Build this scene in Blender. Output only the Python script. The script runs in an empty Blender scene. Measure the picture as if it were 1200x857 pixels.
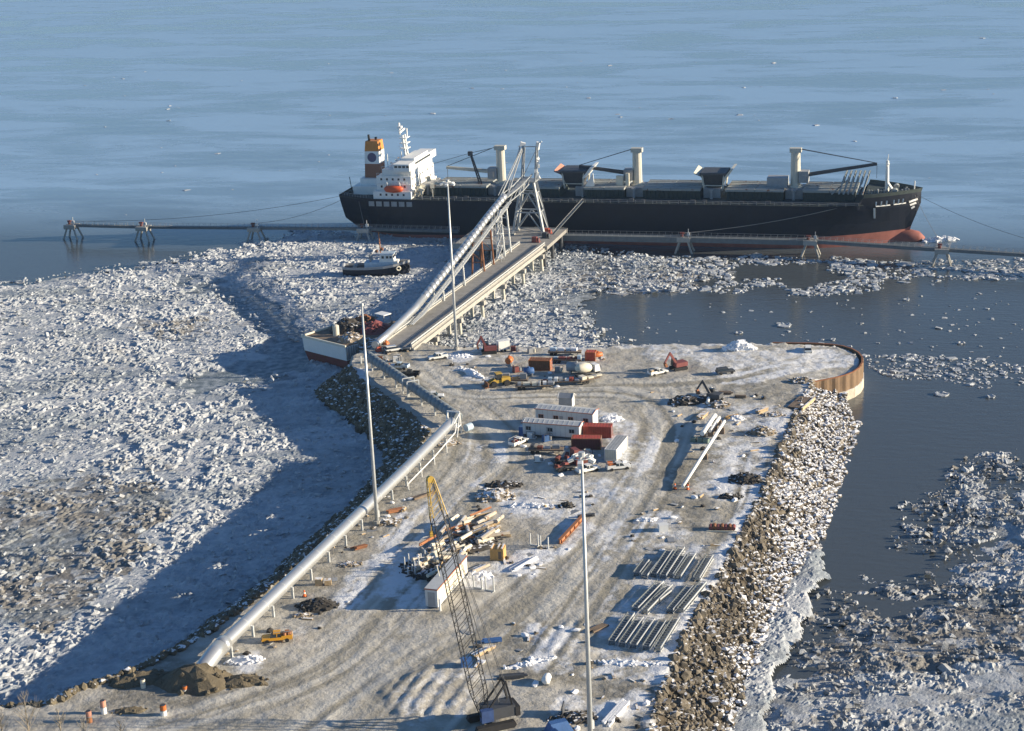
import bpy, math, random
import numpy as np
from mathutils import Matrix, Vector
R_ = math.radians
SC = bpy.context.scene
COL = SC.collection
rng = np.random.default_rng(7)
random.seed(7)

# ------------------------------------------------------------------ camera
PITCH, ROLL, CAMH, FPX = 17.4, 2.5, 142.0, 2000.0
_p, _r = R_(PITCH), R_(ROLL)
FW = np.array([0, math.cos(_p), -math.sin(_p)])
_rt = np.array([1., 0, 0]); _up = np.cross(_rt, FW)
RT = _rt*math.cos(_r) - _up*math.sin(_r)
UP = _rt*math.sin(_r) + _up*math.cos(_r)
CP = np.array([0, 0, CAMH])
cam = bpy.data.cameras.new('camera'); cam_o = bpy.data.objects.new('camera', cam); COL.objects.link(cam_o)
cam.sensor_width = 36; cam.lens = 36*FPX/1200; cam.clip_start = 1; cam.clip_end = 40000
cam_o.matrix_world = Matrix(((RT[0], UP[0], -FW[0], 0), (RT[1], UP[1], -FW[1], 0), (RT[2], UP[2], -FW[2], CAMH), (0, 0, 0, 1)))
SC.camera = cam_o

# ------------------------------------------------------------------ light
SUN_EL, SUN_AZ = 14.5, -4.0          # azimuth from +X towards +Y
w = bpy.data.worlds.new('World'); SC.world = w; w.use_nodes = True
nt = w.node_tree; bg = nt.nodes['Background']
sky = nt.nodes.new('ShaderNodeTexSky'); sky.sky_type = 'NISHITA'; sky.sun_disc = False
sky.sun_elevation = R_(SUN_EL); sky.sun_rotation = R_(90 - SUN_AZ)
sky.air_density = 1.0; sky.dust_density = 0.3; sky.ozone_density = 5.0
nt.links.new(sky.outputs[0], bg.inputs[0]); bg.inputs[1].default_value = 0.078
sl = bpy.data.lights.new('sun', 'SUN'); sl.energy = 5.0; sl.angle = R_(0.5); sl.color = (1.0, 0.85, 0.63)
so = bpy.data.objects.new('sun', sl); COL.objects.link(so)
sv = Vector((math.cos(R_(SUN_EL))*math.cos(R_(SUN_AZ)), math.cos(R_(SUN_EL))*math.sin(R_(SUN_AZ)), math.sin(R_(SUN_EL))))
so.rotation_euler = sv.to_track_quat('Z', 'Y').to_euler()
SC.view_settings.view_transform = 'Standard'; SC.view_settings.look = 'None'
SC.view_settings.exposure = 0.95; SC.view_settings.gamma = 1.0

# ------------------------------------------------------------------ survey helpers (sight line onto a level)
PADZ = 7.0
def P(x, y, z=PADZ):
    d = FW + RT*(x-600)/FPX - UP*(y-428.5)/FPX
    return CP + d*((z-CAMH)/d[2])
def proj(X, Y, Z):
    dx, dy, dz = X-CP[0], Y-CP[1], Z-CP[2]
    zz = dx*FW[0]+dy*FW[1]+dz*FW[2]
    return (600+FPX*(dx*RT[0]+dy*RT[1]+dz*RT[2])/zz, 428.5-FPX*(dx*UP[0]+dy*UP[1]+dz*UP[2])/zz)

# ------------------------------------------------------------------ noise
_tab = rng.random(65536)
def _h(i, j, s=0):
    return _tab[((i*73856093) ^ (j*19349663) ^ (s*83492791)) & 65535]
def vnoise(x, y, s=0):
    i = np.floor(x).astype(np.int64); j = np.floor(y).astype(np.int64)
    u = x-i; v = y-j; u = u*u*(3-2*u); v = v*v*(3-2*v)
    return (_h(i, j, s)*(1-u)+_h(i+1, j, s)*u)*(1-v) + (_h(i, j+1, s)*(1-u)+_h(i+1, j+1, s)*u)*v
def fbm(x, y, s=0, o=4):
    a, t, n = .5, 0, 0
    for k in range(o):
        t = t+a*vnoise(x*2**k+k*17.3, y*2**k-k*9.1, s+k); n += a; a *= .5
    return t/n
def slabs(x, y, cell, s=0, tilt=.35):
    """tilted broken plates: every jittered cell is a plane with a slope of its own"""
    x = x/cell; y = y/cell
    i = np.floor(x).astype(np.int64); j = np.floor(y).astype(np.int64)
    best = np.full(x.shape, 9e9); sec = np.full(x.shape, 9e9); out = np.zeros(x.shape); idv = np.zeros(x.shape)
    for a in (-1, 0, 1):
        for b in (-1, 0, 1):
            ii, jj = i+a, j+b
            cx = ii+_h(ii, jj, s+1); cy = jj+_h(ii, jj, s+2)
            d = (x-cx)**2+(y-cy)**2
            hh = _h(ii, jj, s+3) + tilt*2*((_h(ii, jj, s+4)-.5)*(x-cx)+(_h(ii, jj, s+5)-.5)*(y-cy))*2
            m = d < best
            sec = np.where(m, best, np.minimum(sec, d)); out = np.where(m, hh, out); idv = np.where(m, _h(ii, jj, s+6), idv)
            best = np.where(m, d, best)
    return out, idv, np.sqrt(sec)-np.sqrt(best)
def inside(poly, x, y):
    r = np.zeros(x.shape, bool); n = len(poly)
    for k in range(n):
        x0, y0 = poly[k]; x1, y1 = poly[(k+1) % n]
        if y0 == y1: continue
        c = ((y0 > y) != (y1 > y)) & (x < (x1-x0)*(y-y0)/(y1-y0)+x0)
        r ^= c
    return r
def sdist(poly, x, y):
    d = np.full(x.shape, 9e9); n = len(poly)
    for k in range(n):
        x0, y0 = poly[k]; x1, y1 = poly[(k+1) % n]
        ex, ey = x1-x0, y1-y0; L = ex*ex+ey*ey+1e-9
        t = np.clip(((x-x0)*ex+(y-y0)*ey)/L, 0, 1)
        d = np.minimum(d, (x-x0-t*ex)**2+(y-y0-t*ey)**2)
    d = np.sqrt(d)
    return np.where(inside(poly, x, y), d, -d)
def sstep(a, b, x):
    t = np.clip((x-a)/(b-a), 0, 1); return t*t*(3-2*t)

# ------------------------------------------------------------------ materials
MATS = {}
def N(nt, t, **k):
    n = nt.nodes.new(t)
    for a, v in k.items(): setattr(n, a, v)
    return n
def mat(name, col, rough=.7, metal=0, var=.18, scale=.8, bump=0, rust=0, spec=.4, rcol=(.16, .06, .025), bscale=6, snow=0):
    if name in MATS: return MATS[name]
    m = bpy.data.materials.new(name); m.use_nodes = True; t = m.node_tree; b = t.nodes['Principled BSDF']
    b.inputs['Roughness'].default_value = rough; b.inputs['Metallic'].default_value = metal
    b.inputs['Specular IOR Level'].default_value = spec
    g = N(t, 'ShaderNodeNewGeometry'); oi = N(t, 'ShaderNodeObjectInfo')
    nz = N(t, 'ShaderNodeTexNoise'); nz.inputs['Scale'].default_value = scale; nz.inputs['Detail'].default_value = 6
    nz.inputs['Roughness'].default_value = .65
    t.links.new(g.outputs['Position'], nz.inputs['Vector'])
    mr = N(t, 'ShaderNodeMapRange'); mr.inputs[1].default_value = .25; mr.inputs[2].default_value = .75
    mr.inputs[3].default_value = 1-var; mr.inputs[4].default_value = 1+var
    t.links.new(nz.outputs[0], mr.inputs[0])
    mr2 = N(t, 'ShaderNodeMapRange'); mr2.inputs[3].default_value = 1-var*.5; mr2.inputs[4].default_value = 1+var*.5
    t.links.new(oi.outputs['Random'], mr2.inputs[0])
    mu = N(t, 'ShaderNodeMath', operation='MULTIPLY'); t.links.new(mr.outputs[0], mu.inputs[0]); t.links.new(mr2.outputs[0], mu.inputs[1])
    vm = N(t, 'ShaderNodeVectorMath', operation='SCALE'); vm.inputs[0].default_value = col[:3]
    t.links.new(mu.outputs[0], vm.inputs['Scale'])
    out = vm.outputs[0]
    if rust:
        n2 = N(t, 'ShaderNodeTexNoise'); n2.inputs['Scale'].default_value = scale*.9; n2.inputs['Detail'].default_value = 8
        t.links.new(g.outputs['Position'], n2.inputs['Vector'])
        r2 = N(t, 'ShaderNodeMapRange'); r2.inputs[1].default_value = .62-rust*.3; r2.inputs[2].default_value = .72-rust*.2
        t.links.new(n2.outputs[0], r2.inputs[0])
        mx = N(t, 'ShaderNodeMix', data_type='RGBA'); mx.inputs['B'].default_value = (*rcol, 1)
        t.links.new(r2.outputs[0], mx.inputs['Factor']); t.links.new(out, mx.inputs['A']); out = mx.outputs['Result']
    if snow:
        sx = N(t, 'ShaderNodeSeparateXYZ'); t.links.new(g.outputs['Normal'], sx.inputs[0])
        n3 = N(t, 'ShaderNodeTexNoise'); n3.inputs['Scale'].default_value = 1.1; n3.inputs['Detail'].default_value = 4
        t.links.new(g.outputs['Position'], n3.inputs['Vector'])
        ad = N(t, 'ShaderNodeMath', operation='ADD'); t.links.new(sx.outputs[2], ad.inputs[0]); t.links.new(n3.outputs[0], ad.inputs[1])
        r3 = N(t, 'ShaderNodeMapRange'); r3.inputs[1].default_value = 1.55-snow*.7; r3.inputs[2].default_value = 1.65-snow*.7
        t.links.new(ad.outputs[0], r3.inputs[0])
        mx = N(t, 'ShaderNodeMix', data_type='RGBA'); mx.inputs['B'].default_value = (.78, .79, .81, 1)
        t.links.new(r3.outputs[0], mx.inputs['Factor']); t.links.new(out, mx.inputs['A']); out = mx.outputs['Result']
    t.links.new(out, b.inputs['Base Color'])
    if bump:
        n4 = N(t, 'ShaderNodeTexNoise'); n4.inputs['Scale'].default_value = bscale; n4.inputs['Detail'].default_value = 5
        t.links.new(g.outputs['Position'], n4.inputs['Vector'])
        bp = N(t, 'ShaderNodeBump'); bp.inputs['Strength'].default_value = 1; bp.inputs['Distance'].default_value = bump
        t.links.new(n4.outputs[0], bp.inputs['Height']); t.links.new(bp.outputs[0], b.inputs['Normal'])
    MATS[name] = m; return m

M = dict(
 white=mat('white_paint', (.78, .78, .75), .5, var=.08), cream=mat('cream_panel', (.68, .64, .52), .6, var=.1),
 galv=mat('galvanised_steel', (.56, .58, .58), .42, .25, var=.12), tube=mat('tube_cladding', (.56, .57, .57), .36, .68, var=.025, scale=.3),
 grey=mat('grey_steel', (.32, .33, .34), .6, .2), dkgrey=mat('dark_steel', (.07, .075, .085), .6, .2), black=mat('black_rubber', (.02, .02, .022), .8),
 conc=mat('concrete', (.36, .35, .32), .9, bump=.02), road=mat('frosted_road_deck', (.30, .29, .27), .9, var=.25, scale=.4),
 rust=mat('rusted_steel', (.23, .10, .05), .85, .1, var=.35), rusto=mat('orange_steel', (.34, .145, .065), .7, var=.25),
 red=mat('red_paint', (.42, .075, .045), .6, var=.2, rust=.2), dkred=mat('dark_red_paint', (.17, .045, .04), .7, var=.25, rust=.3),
 orange=mat('orange_paint', (.50, .15, .04), .5, var=.12), yellow=mat('yellow_paint', (.50, .33, .06), .5, var=.15),
 ochre=mat('ochre_truck_paint', (.74, .36, .03), .4, var=.06), blue=mat('blue_tarp', (.045, .12, .30), .6, var=.25), ltblue=mat('pale_blue_paint', (.42, .53, .62), .6),
 wood=mat('raw_timber', (.45, .33, .19), .85, var=.3, snow=.25), ply=mat('plywood', (.52, .32, .12), .8, var=.2), dkwood=mat('weathered_timber', (.20, .15, .11), .9, var=.35),
 glass=mat('window_glass', (.03, .035, .04), .15, spec=.6), hull=mat('hull_black', (.004, .008, .020), .5, var=.3, scale=.3),
 boot=mat('hull_antifouling', (.25, .09, .07), .75, var=.3, scale=.25), hatch=mat('hatch_cover_grey', (.30, .32, .31), .6, var=.12, rust=.12),
 coam=mat('coaming_green_grey', (.05, .068, .066), .7, var=.2), deckg=mat('deck_green_grey', (.045, .06, .06), .8, var=.25),
 shipw=mat('ship_white', (.80, .80, .76), .45, var=.05), buff=mat('crane_buff', (.55, .53, .45), .55, var=.1),
 fun_o=mat('funnel_orange', (.62, .24, .05), .5, var=.08), fun_b=mat('funnel_brown', (.30, .13, .075), .6, var=.1), fun_l=mat('funnel_emblem', (.10, .09, .16), .6),
 pink=mat('faded_red_canvas', (.55, .27, .19), .8), snow=mat('packed_snow', (.80, .81, .83), .85, var=.06, bump=.05, bscale=3),
 dirt=mat('damp_dirt', (.135, .112, .075), .95, var=.35, scale=1.2, bump=.12, bscale=4), rubble=mat('rubble', (.22, .18, .13), .95, var=.5, scale=1.5, snow=.25),
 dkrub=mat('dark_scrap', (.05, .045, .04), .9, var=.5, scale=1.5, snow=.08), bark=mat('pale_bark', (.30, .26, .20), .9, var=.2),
 roof=mat('trailer_roof', (.44, .46, .47), .6, var=.1), siding=mat('trailer_siding', (.60, .61, .60), .7, var=.06), trim=mat('red_brown_trim', (.38, .13, .08), .6),
 rock=mat('armour_rock', (.165, .142, .108), .95, var=.85, scale=.9, bump=.06, snow=.17), snowrock=mat('snowy_rock', (.17, .15, .125), .95, var=.6, scale=.7, snow=.6, bump=.05),
 pipe=mat('pipe_steel', (.42, .37, .30), .6, .15, var=.3, rust=.12, snow=.2), sheet=mat('sheet_pile_rust', (.19, .125, .075), .85, var=.3, scale=.35),
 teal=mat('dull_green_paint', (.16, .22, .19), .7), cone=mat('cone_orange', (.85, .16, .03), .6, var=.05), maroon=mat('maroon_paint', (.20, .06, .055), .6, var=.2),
 navy=mat('navy_paint', (.03, .06, .16), .6, var=.3), tower=mat('shaded_tower_steel', (.36, .38, .39), .5, .2, var=.15), walk=mat('walkway_steel', (.15, .17, .18), .7, .2), frost=mat('frosted_pile_foot', (.46, .41, .34), .9, var=.25, scale=.6, snow=.3),  # tower: galvanised steel darkened, its shade put into the colour
 lifered=mat('lifeboat_red_orange', (.62, .10, .03), .5, var=.05), link=mat('shaded_link_hood', (.20, .23, .25), .6, .2),  # link: hood colour darkened to stand for its shaded side
 rope=mat('mooring_rope', (.25, .24, .22), .9),
)

# ------------------------------------------------------------------ mesh builder
class MB:
    def __init__(s): s.v = []; s.f = []
    def add(s, vs, fs):
        o = len(s.v); s.v += [tuple(map(float, v)) for v in vs]; s.f += [tuple(i+o for i in f) for f in fs]; return s
    def box(s, c, d, rz=0, ry=0, rx=0):
        m = Matrix.Rotation(rz, 3, 'Z') @ Matrix.Rotation(ry, 3, 'Y') @ Matrix.Rotation(rx, 3, 'X')
        vs = []
        for x in (-.5, .5):
            for y in (-.5, .5):
                for z in (-.5, .5):
                    q = m @ Vector((x*d[0], y*d[1], z*d[2])); vs.append((q[0]+c[0], q[1]+c[1], q[2]+c[2]))
        return s.add(vs, [(0, 1, 3, 2), (4, 6, 7, 5), (0, 4, 5, 1), (2, 3, 7, 6), (0, 2, 6, 4), (1, 5, 7, 3)])
    def span(s, x0, x1, y0, y1, z0, z1): return s.box(((x0+x1)/2, (y0+y1)/2, (z0+z1)/2), (abs(x1-x0), abs(y1-y0), abs(z1-z0)))
    def tube(s, a, b, r, n=6, r2=None, cap=True):
        a, b = Vector(a), Vector(b); d = (b-a); q = d.to_track_quat('Z', 'Y') if d.length > 1e-6 else Vector((0, 0, 1)).to_track_quat('Z', 'Y')
        r2 = r if r2 is None else r2
        off = math.pi/n if n == 4 else 0
        vs = []
        for p, rr in ((a, r), (b, r2)):
            for k in range(n):
                t = 2*math.pi*k/n+off; vs.append(p + q @ Vector((math.cos(t)*rr, math.sin(t)*rr, 0)))
        fs = [(k, (k+1) % n, n+(k+1) % n, n+k) for k in range(n)]
        if cap: fs += [tuple(range(n-1, -1, -1)), tuple(range(n, 2*n))]
        return s.add(vs, fs)
    def beam(s, a, b, w, h=None):
        a, b = Vector(a), Vector(b); h = h or w; d = (b-a).normalized()
        up = Vector((0, 0, 1)) if abs(d.z) < .99 else Vector((0, 1, 0))
        l = up.cross(d).normalized(); u = d.cross(l)
        vs = [p + l*sx*w/2 + u*sz*h/2 for p in (a, b) for sx, sz in ((-1, -1), (1, -1), (1, 1), (-1, 1))]
        return s.add(vs, [(3, 2, 1, 0), (4, 5, 6, 7), (0, 1, 5, 4), (1, 2, 6, 5), (2, 3, 7, 6), (3, 0, 4, 7)])
    def path(s, pts, r, n=8, caps=True):
        pts = [Vector(p) for p in pts]; rings = []
        for i, p in enumerate(pts):
            d = (pts[min(i+1, len(pts)-1)]-pts[max(i-1, 0)]).normalized()
            l = Vector((0, 0, 1)).cross(d); l = l.normalized() if l.length > 1e-4 else Vector((1, 0, 0)); u = d.cross(l)
            rr = r[i] if isinstance(r, (list, tuple)) else r
            rings.append([p + l*math.cos(2*math.pi*k/n)*rr + u*math.sin(2*math.pi*k/n)*rr for k in range(n)])
        vs = [v for g in rings for v in g]
        fs = [(i*n+k, i*n+(k+1) % n, (i+1)*n+(k+1) % n, (i+1)*n+k) for i in range(len(pts)-1) for k in range(n)]
        if caps: fs += [tuple(range(n-1, -1, -1)), tuple((len(pts)-1)*n+k for k in range(n))]
        return s.add(vs, fs)
    def prism(s, poly, y0, y1):                     # polygon in x,z extruded along y
        n = len(poly); vs = [(x, y0, z) for x, z in poly]+[(x, y1, z) for x, z in poly]
        return s.add(vs, [tuple(range(n)), tuple(range(2*n-1, n-1, -1))]+[(k, k+n, (k+1) % n+n, (k+1) % n) for k in range(n)])
    def slab(s, poly, z0, z1):                      # polygon in x,y extruded along z
        n = len(poly); vs = [(x, y, z0) for x, y in poly]+[(x, y, z1) for x, y in poly]
        return s.add(vs, [tuple(range(n-1, -1, -1)), tuple(range(n, 2*n))]+[(k, (k+1) % n, (k+1) % n+n, k+n) for k in range(n)])
    def frust(s, x0, x1, y0, y1, z0, X0, X1, Y0, Y1, z1):
        vs = [(x0, y0, z0), (x1, y0, z0), (x1, y1, z0), (x0, y1, z0), (X0, Y0, z1), (X1, Y0, z1), (X1, Y1, z1), (X0, Y1, z1)]
        return s.add(vs, [(3, 2, 1, 0), (4, 5, 6, 7), (0, 1, 5, 4), (1, 2, 6, 5), (2, 3, 7, 6), (3, 0, 4, 7)])
    def quad(s, a, b, c, d): return s.add([a, b, c, d], [(0, 1, 2, 3)])
    def rock(s, c, r, sq=(1, 1, .7), jit=.3, sub=0, rnd=random):
        vs, fs = ICO[sub]
        rz = rnd.random()*6.28; cr, sr = math.cos(rz), math.sin(rz); out = []
        for v in vs:
            k = r*(1+rnd.uniform(-jit, jit)); x, y, z = v[0]*sq[0]*k, v[1]*sq[1]*k, v[2]*sq[2]*k
            out.append((c[0]+x*cr-y*sr, c[1]+x*sr+y*cr, c[2]+z))
        return s.add(out, fs)
    def mesh(s, name, m):
        me = bpy.data.meshes.new(name); me.from_pydata(s.v, [], s.f); me.materials.append(m); return me
    def obj(s, name, m, parent=None, smooth=False):
        me = s.mesh(name, m)
        if smooth:
            me.shade_smooth()
            for f in me.polygons:
                if len(f.vertices) > 4: f.use_smooth = False
        o = bpy.data.objects.new(name, me); COL.objects.link(o)
        if parent: o.parent = parent
        return o
def _ico():
    import bmesh
    r = []
    for k in (1, 2):
        bm = bmesh.new(); bmesh.ops.create_icosphere(bm, subdivisions=k, radius=1)
        r.append(([tuple(v.co) for v in bm.verts], [tuple(v.index for v in f.verts) for f in bm.faces])); bm.free()
    return r
ICO = _ico()

def tag(o, label, cat, group=None):
    o['label'] = label; o['category'] = cat
    if group: o['group'] = group
    return o
def thing(name, label, cat, loc=(0, 0, 0), rz=0, group=None):
    o = bpy.data.objects.new(name, None); o.empty_display_size = .2; COL.objects.link(o)
    o.location = tuple(map(float, loc)); o.rotation_euler = (0, 0, rz)
    return tag(o, label, cat, group)
def kids(o): return [c for c in bpy.data.objects if c.parent == o]
CH = {}
def dup(root, loc, rz, label=None, parts=None):
    r = root.copy(); COL.objects.link(r); r.location = tuple(map(float, loc)); r.rotation_euler = (0, 0, rz)
    if label: r['label'] = label
    if root.name not in CH: CH[root.name] = [(c, kids(c)) for c in kids(root)]
    for c, gs in CH[root.name]:
        d = c.copy(); COL.objects.link(d); d.parent = r
        for g in gs:
            e = g.copy(); COL.objects.link(e); e.parent = d
    return r
def az(a, b): return math.atan2(b[1]-a[1], b[0]-a[0])
def npmesh(name, V, F, m, attrs=None, smooth=False):
    me = bpy.data.meshes.new(name)
    k = F.shape[1]
    me.vertices.add(len(V)); me.vertices.foreach_set('co', V.astype(np.float32).ravel())
    me.loops.add(F.size); me.loops.foreach_set('vertex_index', F.astype(np.int32).ravel())
    me.polygons.add(len(F)); me.polygons.foreach_set('loop_start', np.arange(0, F.size, k, dtype=np.int32))
    me.update(calc_edges=True)
    me.polygons.foreach_set('use_smooth', np.full(len(F), smooth))
    for n, a in (attrs or {}).items():
        at = me.attributes.new(n, 'FLOAT', 'POINT'); at.data.foreach_set('value', a.astype(np.float32))
    me.materials.append(m)
    o = bpy.data.objects.new(name, me); COL.objects.link(o); return o
def gridmesh(name, x, y, z, keep, m, attrs, smooth):
    ny, nx = x.shape
    idx = np.arange(nx*ny).reshape(ny, nx)
    q = np.stack([idx[:-1, :-1], idx[:-1, 1:], idx[1:, 1:], idx[1:, :-1]], -1)
    k = keep[:-1, :-1] & keep[:-1, 1:] & keep[1:, 1:] & keep[1:, :-1]
    F = q[k]
    used = np.zeros(nx*ny, bool); used[F.ravel()] = True
    remap = np.cumsum(used)-1
    V = np.stack([x, y, z], -1).reshape(-1, 3)[used]
    return npmesh(name, V, remap[F], m, {n: a.ravel()[used] for n, a in attrs.items()}, smooth)

# ------------------------------------------------------------------ land outline
def pw(pts, z=PADZ): return [tuple(P(x, y, z)[:2]) for x, y in pts]
EDGE_L = [(0, 828), (45, 826), (100, 808), (130, 797), (160, 785), (205, 765), (250, 738), (300, 700), (350, 660), (395, 620), (430, 590), (460, 560), (490, 525), (500, 506), (482, 490), (462, 475), (440, 460), (419, 446), (409, 432)]
EDGE_N = [(414, 417), (440, 404), (480, 401), (540, 407), (600, 407), (660, 407), (700, 407), (760, 404), (880, 403), (940, 402)]
TIP = [(958, 402), (985, 404), (1003, 410), (1011, 419), (1009, 428), (1000, 436), (980, 442), (952, 447)]
EDGE_R = [(935, 480), (918, 520), (893, 580), (865, 635), (835, 690), (803, 745), (780, 800), (762, 857)]
PAD = [(-160, 232), (-120, 243)] + pw(EDGE_L+EDGE_N+TIP+EDGE_R) + [(12, 200), (-10, 130), (-260, 130), (-260, 205)]
def ground_h(x, y, rough=True):
    d = sdist(PAD, x, y) + (fbm(x/5, y/5, 41, 3)-.5)*2.2*(~((y > 395) & (x > 40)))
    right = sstep(-6, 4, x-(17+(y-237)*.265))             # right-hand shore slopes gentler
    wid = 10.5+right*3.0
    z = PADZ + np.minimum(0, d)/wid*PADZ
    z = z - sstep(0, 1.2, -d)*0.25
    z = np.where((y > 436) & (d < 0), PADZ+d*2.5, z)
    z = np.where((x > 74) & (y > 404.5) & (d < .8), np.minimum(z, PADZ-.3+(d-.8)*12), z)
    z = z - sstep(70, 84, x)*(y > 400)*(d > .8)*.55
    z = np.where((x > 83) & (y > 394) & (d < 0), -3, z)
    inn = sstep(-.5, 2.5, d)
    z = z + inn*((fbm(x/16, y/16, 3)-.5)*.7)
    if rough:
        z = z + inn*((fbm(x/2.3, y/2.3, 5, 4)-.5)*.34) + (1-inn)*(fbm(x/1.8, y/1.8, 9, 3)-.5)*1.3
    return z, d
def gz(X, Y):
    z, d = ground_h(np.array([X], float), np.array([Y], float), False); return float(z[0])
def G(x, y):                                             # spot on the yard surface along a sight line
    q = P(x, y, PADZ)
    for _ in range(3): q = P(x, y, gz(q[0], q[1]))
    return q

SNOW = [  # (strength, outline in survey pixels)
 (1.0, [(870, 600), (905, 548), (912, 575), (880, 640), (850, 690), (812, 755), (790, 800), (770, 800), (775, 770), (795, 735), (818, 690), (834, 652)]),
 (.55, [(700, 715), (738, 650), (850, 635), (838, 690), (795, 745), (775, 790), (700, 775)]),
 (.62, [(750, 405), (900, 404), (1003, 409), (1006, 422), (960, 440), (905, 436), (850, 452), (815, 425), (760, 428)]),
 (.85, [(930, 405), (1003, 409), (1006, 424), (965, 438), (925, 428)]), (.8, [(860, 440), (960, 420), (960, 432), (870, 455)]),
 (.7, [(690, 478), (720, 478), (765, 540), (735, 562), (715, 530)]), (.55, [(730, 490), (770, 520), (760, 560), (735, 570)]),
 (.7, [(388, 692), (440, 640), (490, 590), (515, 582), (470, 650), (428, 690), (398, 728)]), (.95, [(385, 700), (408, 693), (398, 730)]),
 (.7, [(560, 668), (655, 640), (640, 600), (700, 595), (695, 622), (620, 684)]), (.95, [(590, 660), (640, 635), (668, 640), (610, 678)]),
 (.75, [(535, 680), (585, 655), (580, 690), (540, 700)]), (.8, [(455, 668), (503, 650), (503, 712), (448, 716)]),
 (.55, [(555, 585), (690, 560), (745, 572), (690, 612), (600, 612)]), (.9, [(588, 588), (640, 586), (660, 600), (600, 604)]),
 (.7, [(622, 730), (690, 728), (690, 772), (625, 766)]), (.75, [(595, 768), (660, 758), (690, 790), (650, 796), (610, 778)]),
 (.85, [(690, 832), (742, 800), (766, 803), (744, 840), (705, 860)]), (.6, [(650, 815), (690, 805), (700, 842), (650, 848)]), (.6, [(690, 775), (770, 772), (770, 795), (700, 800)]),
 (.42, [(440, 812), (520, 776), (566, 790), (552, 836), (470, 850)]), (.4, [(518, 405), (705, 406), (705, 424), (640, 430), (560, 440), (530, 422)]),
 (.9, [(505, 412), (545, 414), (545, 420), (515, 426)]), (.8, [(525, 425), (545, 432), (578, 448), (566, 450), (535, 438)]), (.7, [(650, 408), (695, 410), (690, 426), (655, 426)]),
 (.6, [(855, 478), (918, 470), (935, 490), (905, 522), (880, 600), (850, 590), (828, 560), (832, 520)]), (.9, [(895, 500), (925, 488), (920, 510), (895, 520)]),
 (.55, [(735, 612), (800, 600), (818, 632), (750, 660), (728, 642)]), (.8, [(765, 605), (790, 600), (795, 612), (770, 618)]), (.5, [(690, 620), (740, 600), (735, 640), (700, 680)]),
 (.75, [(296, 690), (360, 640), (430, 575), (420, 595), (345, 662), (292, 706)]), (1.0, [(268, 772), (300, 764), (312, 772), (296, 784), (268, 784)]),
 (.5, [(420, 700), (436, 690), (560, 560), (575, 548), (566, 575), (450, 700)]), (.45, [(330, 735), (390, 730), (360, 745), (330, 750)]),
 (.85, [(400, 430), (445, 440), (440, 452), (405, 444)]), (.5, [(545, 520), (600, 525), (590, 545), (540, 550)]), (.5, [(800, 560), (850, 540), (880, 585), (830, 585)]),
 (.9, [(835, 560), (866, 548), (866, 572), (835, 575)]), (.6, [(770, 470), (850, 468), (850, 482), (775, 480)]),
]
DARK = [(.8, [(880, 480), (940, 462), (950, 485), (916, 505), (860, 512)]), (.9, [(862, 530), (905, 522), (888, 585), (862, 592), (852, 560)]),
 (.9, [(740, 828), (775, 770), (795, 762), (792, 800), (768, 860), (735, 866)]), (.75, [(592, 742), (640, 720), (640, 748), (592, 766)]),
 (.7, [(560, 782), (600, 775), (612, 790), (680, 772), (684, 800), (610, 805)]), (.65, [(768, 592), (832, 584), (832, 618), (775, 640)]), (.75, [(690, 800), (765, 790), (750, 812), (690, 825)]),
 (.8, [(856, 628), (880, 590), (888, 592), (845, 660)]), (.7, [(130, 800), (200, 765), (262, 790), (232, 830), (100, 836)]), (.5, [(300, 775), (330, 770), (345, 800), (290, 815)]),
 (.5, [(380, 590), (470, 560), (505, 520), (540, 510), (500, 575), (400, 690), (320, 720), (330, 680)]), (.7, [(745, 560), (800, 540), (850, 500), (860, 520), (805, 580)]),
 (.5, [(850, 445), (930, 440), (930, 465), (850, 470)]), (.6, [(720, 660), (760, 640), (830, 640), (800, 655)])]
LEAD = [(212, 322), (300, 343), (352, 385), (372, 420), (335, 448), (250, 458), (165, 453), (250, 440), (300, 424), (312, 395), (268, 358), (208, 332)]

# ------------------------------------------------------------------ materials of the setting
def attr(t, n): a = N(t, 'ShaderNodeAttribute'); a.attribute_name = n; return a.outputs['Fac']
def math_(t, op, a, b=None, c=None, clamp=False):
    n = N(t, 'ShaderNodeMath', operation=op); n.use_clamp = clamp
    for i, v in enumerate((a, b, c)):
        if v is None: continue
        if isinstance(v, (int, float)): n.inputs[i].default_value = v
        else: t.links.new(v, n.inputs[i])
    return n.outputs[0]
def noise(t, vec, sc, det=5, ro=.6, dist=0):
    n = N(t, 'ShaderNodeTexNoise'); n.inputs['Scale'].default_value = sc; n.inputs['Detail'].default_value = det
    n.inputs['Roughness'].default_value = ro; n.inputs['Distortion'].default_value = dist
    t.links.new(vec, n.inputs['Vector']); return n.outputs[0]
def mrange(t, v, a, b, c=0, d=1):
    n = N(t, 'ShaderNodeMapRange'); t.links.new(v, n.inputs[0])
    for i, x in enumerate((a, b, c, d)): n.inputs[i+1].default_value = x
    return n.outputs[0]
def mixc(t, f, a, b):
    n = N(t, 'ShaderNodeMix', data_type='RGBA')
    for k, v in (('Factor', f), ('A', a), ('B', b)):
        if isinstance(v, tuple): n.inputs[k].default_value = (*v, 1)
        elif isinstance(v, (int, float)): n.inputs[k].default_value = v
        else: t.links.new(v, n.inputs[k])
    return n.outputs['Result']
def mapping(t, rot, sc):
    g = N(t, 'ShaderNodeNewGeometry'); m = N(t, 'ShaderNodeMapping'); m.vector_type = 'TEXTURE'; m.inputs['Rotation'].default_value = (0, 0, rot); m.inputs['Scale'].default_value = tuple(1/k for k in sc)
    t.links.new(g.outputs['Position'], m.inputs['Vector']); return m.outputs[0]
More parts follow.
